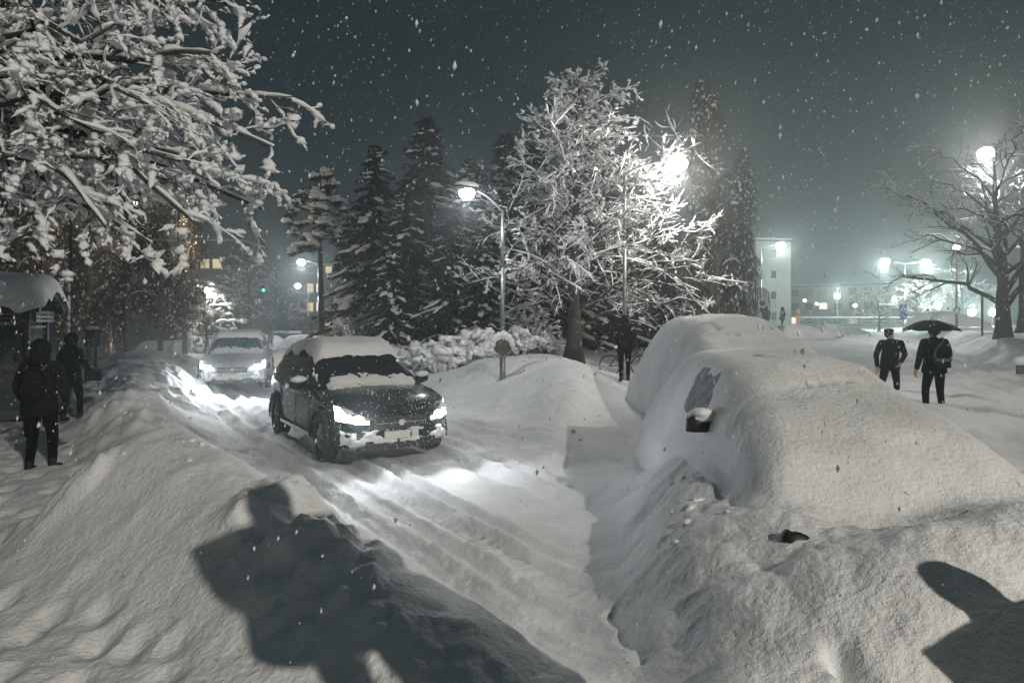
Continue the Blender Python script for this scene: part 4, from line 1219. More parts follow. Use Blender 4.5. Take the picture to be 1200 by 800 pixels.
def put(px, feet_py, Y, dz=0.0):
    x = (px - 600) / FPX * Y
    return (x, Y, gz(x, Y) + dz)

def backpack(label, who, v, s, size=(.30, .17, .44)):
    o = thing('backpack', label, 'backpack', who.location, who.rotation_euler.z, scale=s)
    y0 = v['chest'][1] - .21
    b = MB(); b.ball((0, y0, 1.17), (size[0] * .52, size[1] * .62, size[2] * .54), 14, 10, .06, 2); b.build('bag_body', M['bag'], o, smooth=True)
    b = MB(); b.ball((0, y0 - .07, 1.09), (size[0] * .38, .06, size[2] * .26), 12, 8); b.build('front_pocket', M['bag'], o, smooth=True)
    for sg in (1, -1):
        MB().tube([(sg * .10, y0 + .05, 1.36), (sg * .125, y0 + .18, 1.475), (sg * .14, y0 + .33, 1.40), (sg * .155, y0 + .35, 1.24), (sg * .14, y0 + .14, 1.05)], .017, 6).build('strap', M['strap'], o, smooth=True)
    return o

# on the pavement by the bus shelter
x, y, z = put(48, 553, 8.85)
w, v, s = person('person in dark hooded coat with a backpack walking past the bus shelter', (x, y, z - .03), .10, 1.78, 'coat_green', .16, hat='hood', bulk=1.08, hem=.78,
                 arms={'r': {'elbow': (.30, -.06, 1.14), 'wrist': (.33, .0, .90)}, 'l': {'elbow': (-.29, -.02, 1.13), 'wrist': (-.27, .10, .92)}})
backpack('black backpack on the person passing the bus shelter', w, v, s)
x, y, z = put(84, 490, 12.4)
w, v, s = person('person carrying a black bag ahead of the one with the backpack', (x, y, z), -.15, 1.66, 'coat_black', .2, hat='hood', arms={'r': {'elbow': (.29, .02, 1.13), 'wrist': (.36, .10, .95)}})
sb = thing('shoulder_bag', 'black bag at the side of the person beyond the backpack', 'bag', (w.location.x + .38, w.location.y + .05, w.location.z + .78))
MB().box((0, 0, .10), (.30, .14, .22), bevel=.04).build('bag_body', M['bag'], sb); MB().tube([(-.10, 0, .2), (-.06, 0, .30), (.06, 0, .30), (.10, 0, .2)], .012, 6).build('handle', M['bag'], sb, smooth=True)
# far down the street
x, y, z = put(317, 418, 58)
person('distant person in a pale coat walking on the far street', (x, y, z), 2.9, 1.75, 'coat_pale', .25, hat='hair')
# the path beside the parked cars
x, y, z = put(732, 435, 17.9)
person('slim person in black walking away along the trodden path', (x, y, z - .02), -.05, 1.80, 'coat_black', .12, hat='hood', hem=.80, bulk=1.0,
       arms={'r': {'elbow': (.27, -.02, 1.15), 'wrist': (.17, .20, 1.05)}, 'l': {'elbow': (-.27, -.02, 1.15), 'wrist': (-.17, .20, 1.05)}})
# the two men on the street
p_ = P(1043, 468, 15.2)
person('man in flat cap looking down to the side on the snowy street', (p_.x, p_.y, P(1043, 474, 15.2).z), 2.75, 1.80, 'coat_navy', .0, lean=.05, head_turn=(.05, .05), hat='cap', hands='hand', hem=.84,
       arms={'r': {'elbow': (.28, -.02, 1.13), 'wrist': (.27, .10, .88)}, 'l': {'elbow': (-.31, -.06, 1.15), 'wrist': (-.20, .10, .98)}},
       legs={'r': {'knee': (.17, .08, .50), 'ankle': (.25, .02, .10)}, 'l': {'knee': (-.13, .02, .49), 'ankle': (-.13, -.06, .10)}})
p2 = P(1095, 478, 12.9)
w, v, s = person('man under the black umbrella seen from behind with a shoulder bag', (p2.x, p2.y, P(1095, 486, 12.9).z), -.12, 1.80, 'coat_black', .0, hat='hair', hands='hand', hem=.84, bulk=1.05,
       arms={'r': {'elbow': (.30, .04, 1.12), 'wrist': (.16, .24, 1.22)}, 'l': {'elbow': (-.29, -.06, 1.13), 'wrist': (-.31, .02, .90)}},
       legs={'r': {'knee': (.14, .08, .49), 'ankle': (.17, .06, .10)}, 'l': {'knee': (-.15, .03, .50), 'ankle': (-.19, -.08, .10)}})
ub = thing('umbrella', 'open black umbrella held over the man with the shoulder bag', 'umbrella', (w.location.x + .05, w.location.y + .22, w.location.z + 1.15), -.12)
MB().tube([(.12, 0, -.05), (.03, 0, .72)], .010, 6).build('shaft', M['dark_metal'], ub, smooth=True)
MB().tube([(.12, 0, -.05), (.13, 0, -.13), (.10, 0, -.17)], .018, 8).build('handle', M['boot'], ub, smooth=True)
cn = MB(); nr_, na_ = 9, 48
Vc = np.zeros((nr_, na_ + 1, 3))
for i in range(nr_):
    f = i / (nr_ - 1)
    for j in range(na_ + 1):
        a = j / na_ * 2 * math.pi
        sc_ = 1 - .05 * f * (1 - abs(math.cos(a * 4)))
        Vc[i, j] = (.03 + math.cos(a) * .52 * f * sc_, math.sin(a) * .52 * f * sc_, .74 - .22 * f ** 1.9 + .03 * f * (1 - abs(math.cos(a * 4))) ** 2)
cn.grid(Vc, flip=True); cn.build('canopy', M['umbrella'], ub, smooth=True)
for j in range(8):
    a = j / 8 * 2 * math.pi
    MB().tube([(.03 + math.cos(a) * .52 * f, math.sin(a) * .52 * f, .728 - .22 * f ** 1.9) for f in np.linspace(.02, 1, 6)], .005, 4).build('rib', M['dark_metal'], ub)
MB().tube([(.03, 0, .73), (.03, 0, .80)], .008, 6).build('tip', M['dark_metal'], ub)
sb = thing('shoulder_bag', 'black shoulder bag on the back of the man with the umbrella', 'bag', (w.location.x, w.location.y, w.location.z), -.12, scale=1.03)
MB().box((.02, -.24, 1.02), (.30, .10, .19), bevel=.03).build('bag_body', M['bag'], sb)
MB().box((.02, -.295, 1.08), (.29, .015, .05)).build('flap_band', M['strap'], sb)
MB().tube([(-.13, -.22, 1.08), (-.06, -.185, 1.28), (.09, -.14, 1.44), (.14, -.02, 1.49), (.12, .12, 1.42)], .016, 6).build('strap', M['strap'], sb, smooth=True)
# far figures by the tower block
for (px, Y, rz, lb) in ((917, 50, .6, 'small dark distant person by the tower block, nearer the low snowed-in car'), (898, 48, -.4, 'small dark distant person at the foot of the road sign post by the tower')):
    x, y, z = put(px, 385, Y)
    person(lb, (x, y, max(z, P(px, 386, Y).z)), rz, 1.72, 'coat_black', .2, hat='hood')
# the viewer's companions, behind and beside the camera: only their shadows reach the picture
SHADOW_A = (1.5, .35); SHADOW_B = (2.85, 1.75)
person('person in black coat standing beside the viewer, casting the long shadow on the heap', (*SHADOW_A, gz(*SHADOW_A)), .7, 1.80, 'coat_black', .1, hat='hood', bulk=1.6)
person('person in navy coat standing past the viewer by the nearest bank', (*SHADOW_B, .0), .7, 1.70, 'coat_navy', .1, hat='hood', bulk=1.6)

person('unseen person added just behind the one beside the viewer to widen the shadow', (1.85, .55, gz(1.85, .55)), .7, 1.74, 'coat_black', .1, hat='hair', bulk=1.5)  # extra figure added out of view to stretch the shadow to the right

# ---------------------------------------------------------------- bus shelter
M['shelter_glass'] = mat('shelter_glass', (.06, .075, .08), .12, alpha=.55)
def bus_shelter():
    a = .42                                         # turned with the pavement
    p = P(62, 486, 12.6)
    t = thing('bus_shelter', 'dark glass bus shelter with a thick rounded cap of snow at the photo edge', 'bus shelter', (p.x, p.y, gz(p.x, p.y) - .05), a)
    W, D, H = 3.6, 1.5, 2.25
    for (x, y) in ((-.10, -.10), (-.10, -D + .1), (-W / 2, -.1), (-W / 2, -D + .1), (-W, -.1), (-W, -D + .1)):
        MB().box((x, y, H / 2), (.09, .09, H), bevel=.015).build('post', M['dark_metal'], t)
    # arched roof with fascia
    ys = np.linspace(-D - .22, .22, 12); zs = H + .02 + .30 * (1 - ((ys + D / 2) / (D / 2 + .22)) ** 2)
    top = np.array([[(x, y, z) for y, z in zip(ys, zs)] for x in (-W - .15, .15)])
    r = MB(); r.grid(top, flip=True); low = top.copy(); low[:, :, 2] -= .09; r.grid(low)
    for k in (0, 1):
        r.grid(np.stack([top[k], low[k]]), flip=(k == 0))
    for k in (0, -1):
        r.grid(np.stack([top[:, k], low[:, k]]), flip=(k == -1))
    r.build('roof', M['dark_metal'], t)
    for k in range(3): MB().box((-W / 2, -D - .12, H - .06 - .075 * k), (W, .03, .055)).build('fascia_slat', M['dark_metal'], t)
    for k in range(3): MB().box((.02, -D / 2, H - .06 - .075 * k), (.03, D - .2, .055)).build('fascia_slat', M['dark_metal'], t)
    nx, ny = 50, 30
    X, Y = np.meshgrid(np.linspace(-W - .2, .24, nx), np.linspace(-D - .30, .30, ny), indexing='ij')
    zr = H + .02 + .30 * (1 - np.clip(np.abs((Y + D / 2) / (D / 2 + .22)), 0, 1) ** 2)
    e = np.minimum(np.minimum((X + W + .2) / .2, (.24 - X) / .22), np.minimum((Y + D + .30) / .22, (.30 - Y) / .22))
    pr = np.sqrt(np.clip(1 - (1 - np.clip(e + .1 * fbm(X * 3, Y * 3, 3, 2), 0, 1)) ** 2, 0, 1))
    MB().grid(np.stack([X, Y, zr - .10 + pr * (.42 + .14 * fbm(X * 1.2, Y * 1.2, 8, 3))], -1)).build('roof_snow', M['snow_soft'], t, smooth=True)
    def pane(c, sz, nm='pane'):
        MB().box(c, sz).build(nm, M['shelter_glass'], t)
    pane((-.10, -D / 2, 1.12), (.012, D - .3, 1.55)); pane((-W, -D / 2, 1.12), (.012, D - .3, 1.55))
    for k in range(2): pane((-W / 4 - k * W / 2, -D + .1, 1.12), (W / 2 - .14, .012, 1.55))
    for k in range(2): pane((-W / 4 - k * W / 2, -.1, 1.12), (W / 2 - .14, .012, 1.55))
    for z in (.32, 1.15, 1.93):
        MB().box((-.10, -D / 2, z), (.04, D - .29, .045)).build('rail', M['dark_metal'], t)
        MB().box((-W / 2, -D + .1, z), (W - .12, .04, .045)).build('rail', M['dark_metal'], t)
    MB().box((-W / 2, -.42, .47), (W - .8, .36, .05)).build('bench', M['dark_metal'], t)
bus_shelter()

# ---------------------------------------------------------------- buildings
def block(name, label, centre, size, rz, wall, rows, cols, lit=(), bright=(), win=(1.2, 1.3), sides=('front',), z0=1.4, floor=2.9, roof_snow=.25, group=None, margin=1.0, skip=()):
    """size = width along local x, depth along y, height; the front is local -y"""
    t = thing(name, label, 'building', centre, rz, group)
    W, D, H = size
    MB().box((0, 0, H / 2 - .5), (W, D, H + 1)).build('wall', wall, t)
    rf = MB(); rf.box((0, 0, H + .12), (W + .5, D + .5, .24)); ro = rf.build('roof', M['render_dark'], t)
    if roof_snow: MB().box((0, 0, H + .24 + roof_snow / 2), (W + .45, D + .45, roof_snow), taper=.985, bevel=.1).build('roof_snow', M['snow_far'], ro)
    for sd in sides:
        Wd = W if sd == 'front' else D
        for r in range(rows):
            for c in range(cols[sides.index(sd)]):
                if (sd, r, c) in skip: continue
                n = cols[sides.index(sd)]
                u = -Wd / 2 + margin + (Wd - 2 * margin) * (c + .5) / n; z = z0 + r * floor
                m_ = M['window_bright'] if (sd, r, c) in bright else (M['window_lit'] if (sd, r, c) in lit else M['window_dark'])
                if sd == 'front': cen = (u, -D / 2 - .01, z); fs = (win[0], .10, win[1]); ps = (win[0] - .14, .06, win[1] - .14); po = (u, -D / 2 - .045, z)
                else:
                    sg = -1 if sd == 'left' else 1
                    cen = (sg * (W / 2 + .01), u, z); fs = (.10, win[0], win[1]); ps = (.06, win[0] - .14, win[1] - .14); po = (sg * (W / 2 + .045), u, z)
                f = MB(); f.box(cen, fs); fo = f.build('window', M['window_frame'], t)
                MB().box(po, ps).build('pane', m_, fo)
                mu = (.05, .13, win[1] - .1) if sd == 'front' else (.13, .05, win[1] - .1)
                MB().box(cen, mu).build('mullion', M['window_frame'], fo)
                sl_ = (win[0] + .1, .22, .06) if sd == 'front' else (.22, win[0] + .1, .06)
                MB().box((cen[0], cen[1], z - win[1] / 2 - .03), sl_).build('sill', M['snow_far'], fo)
    return t
F = 'front'
# pale tower block with a darker stair side, and the long low block behind it
c_ = P(901, 380, 92); zb = gz(c_.x, c_.y)
tw = block('tower_block', 'pale plastered tower block with few windows beside the tall birch', (c_.x + .2, 92 + 4, zb), (5.2, 8, P(900, 283, 92).z - zb), .12, M['render'], 4, (1,), bright=(), win=(.8, 1.15), z0=1.7, floor=2.95)
c_ = P(880, 380, 96)
block('stair_block', 'dim apartment block with two bright square windows left of the pale tower', (c_.x - 1.4, 96 + 6, zb), (5.4, 8, P(880, 281, 96).z - zb), .12, M['render_dark'], 4, (2,), bright=((F, 0, 1), (F, 3, 1)), lit=(), win=(1.35, 1.5), z0=1.9, floor=2.95)
c_ = P(985, 380, 112)
bl_ = block('long_apartment_block', 'long three storey apartment block fading into the haze', (c_.x + 7.0, 112 + 18, gz(c_.x, c_.y) - .3), (42, 9, P(930, 328, 112).z - zb), -.72, M['render'], 3, (15,), lit=((F, 1, 12), (F, 0, 9), (F, 1, 3), (F, 0, 2)), bright=((F, 0, 5), (F, 1, 7)), win=(1.5, 1.45), z0=1.5, floor=2.75, margin=1.2)
for k in range(5):
    bb = MB(); bb.box((-16 + k * 8.0, -4.5 - .75, 3.2), (3.0, 1.5, 1.0)); bb.build('balcony', M['window_frame'], bl_)
MB().box((-10, 0, P(930, 328, 112).z - zb + .9), (1.2, 1.2, 1.0)).build('chimney', M['render_dark'], bl_)
# dark low building behind the wide tree, with a few warm windows
c_ = P(690, 400, 41); zb2 = gz(c_.x, c_.y)
block('dark_house', 'dark house with a few warm lit windows behind the wide snowy tree', (c_.x + .4, 41 + 3, zb2), (13.5, 6, 5.4), 0.0, M['render_dark'], 2, (8,), lit=((F, 0, 0), (F, 1, 1), (F, 0, 2)), bright=((F, 0, 1), (F, 1, 2)), win=(.62, 1.2), z0=1.3, floor=2.6, margin=.5)
# left distance
c_ = P(252, 390, 98); zb3 = gz(c_.x, c_.y)
block('dark_apartment_block', 'dark apartment block with two lit top windows behind the birches', (c_.x - 3.5, 98 + 5, zb3), (14.5, 9, P(250, 284, 98).z - zb3), .0, M['render_dark'], 4, (7,), lit=((F, 3, 4), (F, 3, 5)), win=(1.4, 1.5), z0=2.2, floor=3.1)
c_ = P(368, 400, 105); zb4 = gz(c_.x, c_.y)
block('far_apartment_block', 'far apartment block with a column of lit windows behind the pine trunk', (c_.x + 1.5, 105 + 5, zb4), (11, 9, P(370, 312, 105).z - zb4), .0, M['render_dark'], 4, (6,), lit=((F, 3, 3), (F, 2, 1), (F, 1, 1), (F, 0, 3)), bright=((F, 2, 2), (F, 1, 2)), win=(1.1, 1.5), z0=2.0, floor=3.1)

# ---------------------------------------------------------------- more street lamps
def lp(name, label, px, py, Y, pole_px, watts, col=WARM, lens='lens', arms=1, lens_r=.2, thick=.07, arm_drop=.5, dy=.4):
    h = P(px, py, Y); bx = (pole_px - 600) / FPX * (Y + dy)
    return lamp_post(name, label, (bx, Y + dy, gz(bx, Y + dy)), h, watts, col, arms, thick, lens, arm_drop=arm_drop, lens_r=lens_r)
lp('street_lamp', 'glaring street lamp in the boughs of the wide snowy tree', 793, 192, 18.6, 732, 3400, (1.0, .92, .84), lens_r=.30)
lp('street_lamp', 'bright street lamp glaring in the top of the bare roadside tree', 1155, 180, 34, 1225, 6500, (1.0, .93, .88), lens_r=.38)
lp('street_lamp', 'far curved street lamp in front of the pale tower block', 915, 288, 60, 892, 5500, MERC, lens_r=.42, thick=.09)
lp('street_lamp', 'twin armed far street lamp above the blue road signs', 1037, 307, 64, 1061, 7500, MERC, arms=2, lens_r=.45, thick=.10)
lp('street_lamp', 'street lamp glowing warmly behind the hanging birch twigs', 155, 238, 33, 130, 5200, (1.0, .84, .60), lens='lens_warm', lens_r=.22)
lp('street_lamp', 'lamp shining through the small snowy tree down the street', 245, 340, 45.5, 236, 1800, (1.0, .93, .80), lens_r=.32)
lp('street_lamp', 'highest of the three far lamps beside the pine trunk', 353, 307, 60, 373, 3500, COOL, lens_r=.34)
lp('street_lamp', 'middle one of the three far lamps beside the pine trunk', 349, 335, 86, 362, 2500, COOL, lens_r=.38)
lp('street_lamp', 'lowest of the three far lamps beside the pine trunk', 353, 350, 112, 363, 500, WARM, lens_r=.40)
def gl(label, px, py, Y, watts, r=.3, lens='lens'):
    r *= .72
    x = (px - 600) / FPX * Y
    globe_lamp('globe_lamp', label, (x, Y, gz(x, Y)), P(px, py, Y).z, watts, MERC if lens == 'lens' else WARM, r, lens)
gl('round globe lamp on a post in front of the long apartment block', 981, 347, 72, 4500, .42)
gl('small globe lamp left of the blue road signs', 1048, 352, 84, 1500, .40)
gl('bright globe lamp behind the umbrella', 1099, 358, 70, 6500, .50)
gl('warm globe lamp among the boughs of the bare roadside tree', 1121, 290, 40, 500, .26, 'lens_warm')
gl('bright low globe lamp between the round sign and the thick tree trunk', 1139, 366, 66, 5500, .5)
gl('low globe lamp just left of the thick tree trunk', 1163, 366, 72, 3000, .5)
gl('small distant globe lamp at the end of the long apartment block', 1002, 358, 100, 150, .38, 'lens_warm')
gl('tiny warm lamp by the front of the long block', 943, 352, 96, 120, .30, 'lens_warm')
gl('tiny warm lamp near the middle of the long block', 957, 356, 100, 120, .30, 'lens_warm')
# slim pole near the shelter
x = (83 - 600) / FPX * 21
t = thing('slim_pole', 'slim dark pole with snow stuck to it behind the bus shelter', 'pole', (x, 21, gz(x, 21)))
MB().tube([(0, 0, -.3), (0, 0, 5.2)], [.055, .045], 8).build('shaft', M['dark_metal'], t, smooth=True)
sn = MB()
for k in range(9): sn.ball((-.03, -.03, 1.0 + .22 * k + .05 * math.sin(k * 3)), (.06, .05, .12), 8, 6, .3, k)
sn.build('stuck_snow', M['snow_far'], t, smooth=True)

# ---------------------------------------------------------------- signs, poles, fence, bin
M['sign_blue'] = mat('blue_sign', (.02, .14, .42), .5)
M['sign_white'] = mat('white_sign', (.8, .8, .8), .5)
M['orange'] = mat('orange_panel', (.45, .13, .05), .6)
def sign_post(label, px, Y, height, plates, col='post'):
    x = (px - 600) / FPX * Y
    t = thing('road_sign', label, 'road sign', (x, Y, gz(x, Y)))
    MB().tube([(0, 0, -.3), (0, 0, height)], .045, 8).build('post', M[col], t, smooth=True)
    for (kind, z, r) in plates:
        if kind == 'crossing':
            p = MB(); p.box((0, -.07, z), (r * 2, .03, r * 2)); po = p.build('square_sign', M['sign_blue'], t)
            q = MB(); q.add([(-r * .8, -.09, z - r * .75), (r * .8, -.09, z - r * .75), (0, -.09, z + r * .75)], tris=[(0, 1, 2)]); q.build('white_triangle', M['sign_white'], po)
            k = MB(); k.ball((0, -.10, z + r * .25), r * .12, 8, 6); k.tube([(0, -.10, z + r * .12), (0, -.10, z - r * .2)], r * .1, 6); k.tube([(0, -.10, z - r * .2), (-r * .25, -.10, z - r * .6)], r * .08, 6); k.tube([(0, -.10, z - r * .2), (r * .22, -.10, z - r * .6)], r * .08, 6)
            k.build('walking_figure', M['black'], po)
            MB().ball((0, -.07, z + r + .05), (r, .09, .10), 10, 6, .2, 2).build('snow_cap', M['snow_far'], po, smooth=True)
        elif kind == 'arrow':
            p = MB(); p.lathe([(0, .015), (r, .015), (r, -.015), (0, -.015)], 20, (0, -.07, z), Matrix.Rotation(math.radians(90), 4, 'X')); po = p.build('round_sign', M['sign_blue'], t)
            q = MB(); q.tube([(-r * .5, -.10, z + r * .5), (r * .35, -.10, z - r * .35)], r * .1, 6)
            q.add([(r * .6, -.10, z - r * .6), (r * .55, -.10, z + .0), (0, -.10, z - r * .55)], tris=[(0, 1, 2)]); q.build('white_arrow', M['sign_white'], po)
        elif kind == 'back':
            p = MB(); p.lathe([(0, .015), (r, .015), (r, -.015), (0, -.015)], 20, (0, -.07, z), Matrix.Rotation(math.radians(90), 4, 'X')); po = p.build('round_sign', M['sign_back'], t)
            MB().ball((0, -.07, z + r * .9), (r * .95, .1, r * .4), 10, 6, .2, 2).build('snow_cap', M['snow_far'], po, smooth=True)
    return t
Y = 52; g0 = gz((1058 - 600) / FPX * Y, Y)
sign_post('blue square crossing sign above a blue round arrow sign by the far lamps', 1058, Y, P(1058, 355, Y).z - g0, [('crossing', P(1058, 361, Y).z - g0, .30), ('arrow', P(1058, 370, Y).z - g0, .30)])
Y = 50; g0 = gz((1121 - 600) / FPX * Y, Y)
sign_post('lone round blue sign on a post beyond the umbrella', 1121, Y, P(1121, 358, Y).z - g0, [('arrow', P(1121, 363, Y).z - g0, .28)])
Y = 46; g0 = gz((893 - 600) / FPX * Y, Y)
sign_post('post with two snow capped round signs in front of the tower block', 893, Y, P(893, 350, Y).z - g0, [('back', P(893, 355, Y).z - g0, .22), ('back', P(893, 363, Y).z - g0, .22)], 'dark_metal')
x = (1151 - 600) / FPX * 33
MB().tube([(0, 0, -.3), (0, 0, P(1151, 342, 33).z - gz(x, 33))], .045, 8)
t = thing('thin_post', 'thin bare metal post left of the thick tree trunk', 'post', (x, 33, gz(x, 33)))
MB().tube([(0, 0, -.3), (0, 0, P(1151, 342, 33).z - gz(x, 33))], .05, 8).build('shaft', M['dark_metal'], t, smooth=True)
MB().ball((0, 0, P(1151, 342, 33).z - gz(x, 33)), (.08, .08, .06), 8, 6).build('snow_cap', M['snow_far'], t, smooth=True)
Y = 88; x = (935 - 600) / FPX * Y
t = thing('orange_panel', 'narrow upright orange panel by the long apartment block', 'sign', (x, Y, gz(x, Y)))
MB().box((0, 0, 1.6), (.5, .2, 2.2)).build('panel', M['orange'], t); MB().box((0, .05, .2), (.2, .2, .8)).build('foot', M['dark_metal'], t)
# low railing at the end of the plaza
ya = 66; xa, xb = (938 - 600) / FPX * ya, (1078 - 600) / FPX * ya
t = thing('railing_fence', 'low grey railing along the far edge of the bright plaza', 'fence', (xa, ya, gz((xa + xb) / 2, ya)))
Lf = xb - xa
M['fence'] = mat('fence_steel', (.12, .14, .14), .6)
for k in range(int(Lf / 1.5) + 1): MB().box((k * 1.5, 0, .55), (.07, .07, 1.4)).build('post', M['fence'], t)
for z in (.35, .65, .95, 1.22): MB().box((Lf / 2, -.05, z), (Lf, .05, .14)).build('rail', M['fence'], t)
MB().box((Lf / 2, 0, 1.33), (Lf, .12, .09), bevel=.03).build('snow_cap', M['snow_far'], t)
# litter bin on the pavement
x = (112 - 600) / FPX * 19; zb = gz(x, 19)
t = thing('litter_bin', 'small dark litter bin on a post beyond the two walkers', 'litter bin', (x, 19, zb))
MB().tube([(0, 0, -.2), (0, 0, 1.3)], .04, 8).build('post', M['dark_metal'], t); MB().box((0, -.14, .85), (.32, .26, .5), bevel=.04, taper=1.1).build('bin_body', M['dark_metal'], t); MB().ball((0, -.14, 1.12), (.2, .17, .08), 10, 6, .2).build('snow_cap', M['snow_far'], t, smooth=True)
# traffic signal far away
M['green_light'] = mat('green_signal', (.1, .5, .4), .4, emit=(.1, 1.0, .75), estr=6)
x = (309 - 600) / FPX * 78; zb = gz(x, 78)
t = thing('traffic_signal', 'far traffic signal showing green in front of the bare misty trees', 'traffic light', (x, 78, zb))
zz = P(309, 340, 78).z - zb
MB().tube([(0, .1, -.3), (0, .1, zz + 1)], .08, 8).build('post', M['dark_metal'], t); MB().box((0, 0, zz + .35), (.36, .24, 1.05), bevel=.05).build('housing', M['black'], t); MB().ball((0, -.13, zz), (.15, .06, .15), 12, 8).build('green_lens', M['green_light'], t, smooth=True)
# bicycle in the snow behind the walker on the path
def bicycle(label, px, Y, rz):
    x = (px - 600) / FPX * Y
    t = thing('bicycle', label, 'bicycle', (x, Y, gz(x, Y) - .08), rz)
    for sx in (-.52, .52):
        a = np.linspace(0, 2 * math.pi, 25)
        wo = MB().tube([(sx + .33 * math.cos(q), 0, .34 + .33 * math.sin(q)) for q in a], .022, 6).build('wheel', M['rubber'], t, smooth=True)
        sp = MB()
        for k in range(8):
            q = k / 8 * 2 * math.pi; sp.tube([(sx, 0, .34), (sx + .32 * math.cos(q), 0, .34 + .32 * math.sin(q))], .004, 3)
        sp.build('spokes', M['dark_metal'], wo)
    fr = MB()
    for p0, p1 in (((-.52, 0, .34), (-.12, 0, .32)), ((-.12, 0, .32), (-.22, 0, .82)), ((-.22, 0, .78), (.36, 0, .84)), ((-.12, 0, .32), (.38, 0, .76)), ((-.52, 0, .34), (-.21, 0, .74)), ((.34, 0, .95), (.52, 0, .34))): fr.tube([p0, p1], .018, 6)
    fr.build('frame', M['dark_metal'], t)
    MB().ball((-.24, 0, .86), (.13, .07, .035), 10, 6).build('saddle', M['black'], t, smooth=True)
    MB().tube([(.26, -.28, 1.0), (.36, -.2, 1.02), (.36, .2, 1.02), (.26, .28, 1.0)], .015, 6).build('handlebar', M['dark_metal'], t, smooth=True)
    MB().ball((-.24, 0, .92), (.14, .08, .06), 10, 6, .2, 2).build('saddle_snow', M['snow_far'], t, smooth=True)
bicycle('snowed-in bicycle parked beyond the person on the path', 733, 20.6, .15)
# snow capped bollard at the photo edge
x, y = (1197 - 600) / FPX * 20, 20.0
t = thing('bollard', 'snow capped round bollard on the bank at the photo edge', 'bollard', (x, y, gz(x, y) - .1))
MB().lathe([(.14, -.2), (.14, .45), (.10, .52), (.0, .54)], 14).build('post', M['render_dark'], t, smooth=True); MB().ball((0, 0, .52), (.22, .22, .16), 12, 8, .15, 3).build('snow_cap', M['snow_far'], t, smooth=True)

# ---------------------------------------------------------------- far parked cars under snow
def snow_car_mesh(seed):
    rng = np.random.RandomState(seed)
    nx, ny = 44, 26
    LX, LY = np.meshgrid(np.linspace(-2.6, 2.6, nx), np.linspace(-1.2, 1.2, ny), indexing='ij')
    h = smin(np.interp(LX, _lx, _tp), np.interp(np.abs(LY), _ly, _cp), .42) + .06 * fbm(LX * 1.5 + seed, LY * 1.5, seed, 2)
    return MB().grid(np.stack([LX, LY, h - .03], -1)).mesh('snow_blanket', M['snow_soft'], True)
SCM = [snow_car_mesh(1), snow_car_mesh(2)]
dark_side = MB(); dark_side.box((0, 0, .45), (3.2, 1.86, .25), bevel=.2); DSM = dark_side.mesh('lower_body', M['black'])
fw = MB()
for sx in (-1.25, 1.25): pass
def far_car(label, px, Y, rz, k, s=1.0, dz=0.0):
    x = (px - 600) / FPX * Y
    t = thing('snowed_in_car', label, 'car', (x, Y, gz(x, Y) + dz), rz, 'snowed-in cars parked far away', s)
    link('snow_blanket', SCM[k], t); link('lower_body', DSM, t)
for i, (px, rz, lb) in enumerate([(193, .35, 'first snowed-in car of the far row, below the birches'), (217, 1.25, 'second snowed-in car of the far row from the birches'), (237, 1.3, 'third snowed-in car of the far row, under the small lit tree'), (253, 1.35, 'fourth far snowed-in car, just above the oncoming silver car'),
                                  (277, 1.4, 'fifth far snowed-in car, beyond the silver car roof'), (299, 1.45, 'sixth far snowed-in car, next to the distant walker'), (316, 1.5, 'seventh far snowed-in car, behind the distant walker'), (362, .2, 'last far snowed-in car, in front of the pine trunk')]):
    far_car(lb, px, 62 + (i % 3) * 1.5 if i < 7 else 60, rz, i % 2, 1.0, .0)
far_car('low snowed-in car on the plaza by the tower block', 938, 44, .25, 0, .85, -.2)
far_car('snow heap of a car at the near end of the railing', 969, 46, 1.1, 1, .75, -.1)
far_car('snow heap of a car along the middle of the railing', 995, 50, .4, 0, .7, -.3)
far_car('snow covered car on the plaza behind the umbrella', 1110, 47, .1, 1, 1.0, -.1)
# far car with lit headlights and a dark one beside it
x = (328 - 600) / FPX * 70
car('far_car', 'tiny far car with headlights lit beyond the distant walker', (x, 70, gz(x, 70) + .0), -1.5, M['silver_paint'], M['car_glass'], 1.0, .12, 60.0, detail=False)
x = (345 - 600) / FPX * 66
dc = car('far_dark_car', 'tiny far dark car parked next to the one with lit headlights', (x, 66, gz(x, 66)), -1.2, M['black_paint'], M['car_glass'], 1.0, .12, 0, detail=False)
for o in list(dc.children):
    if o.name.startswith('headlight'): o.data.materials[0] = M['window_dark']; [setattr(c, 'data', c.data) for c in o.children]
    for c in o.children:
        if c.name.startswith('bulb'): c.data.materials[0] = M['window_dark']

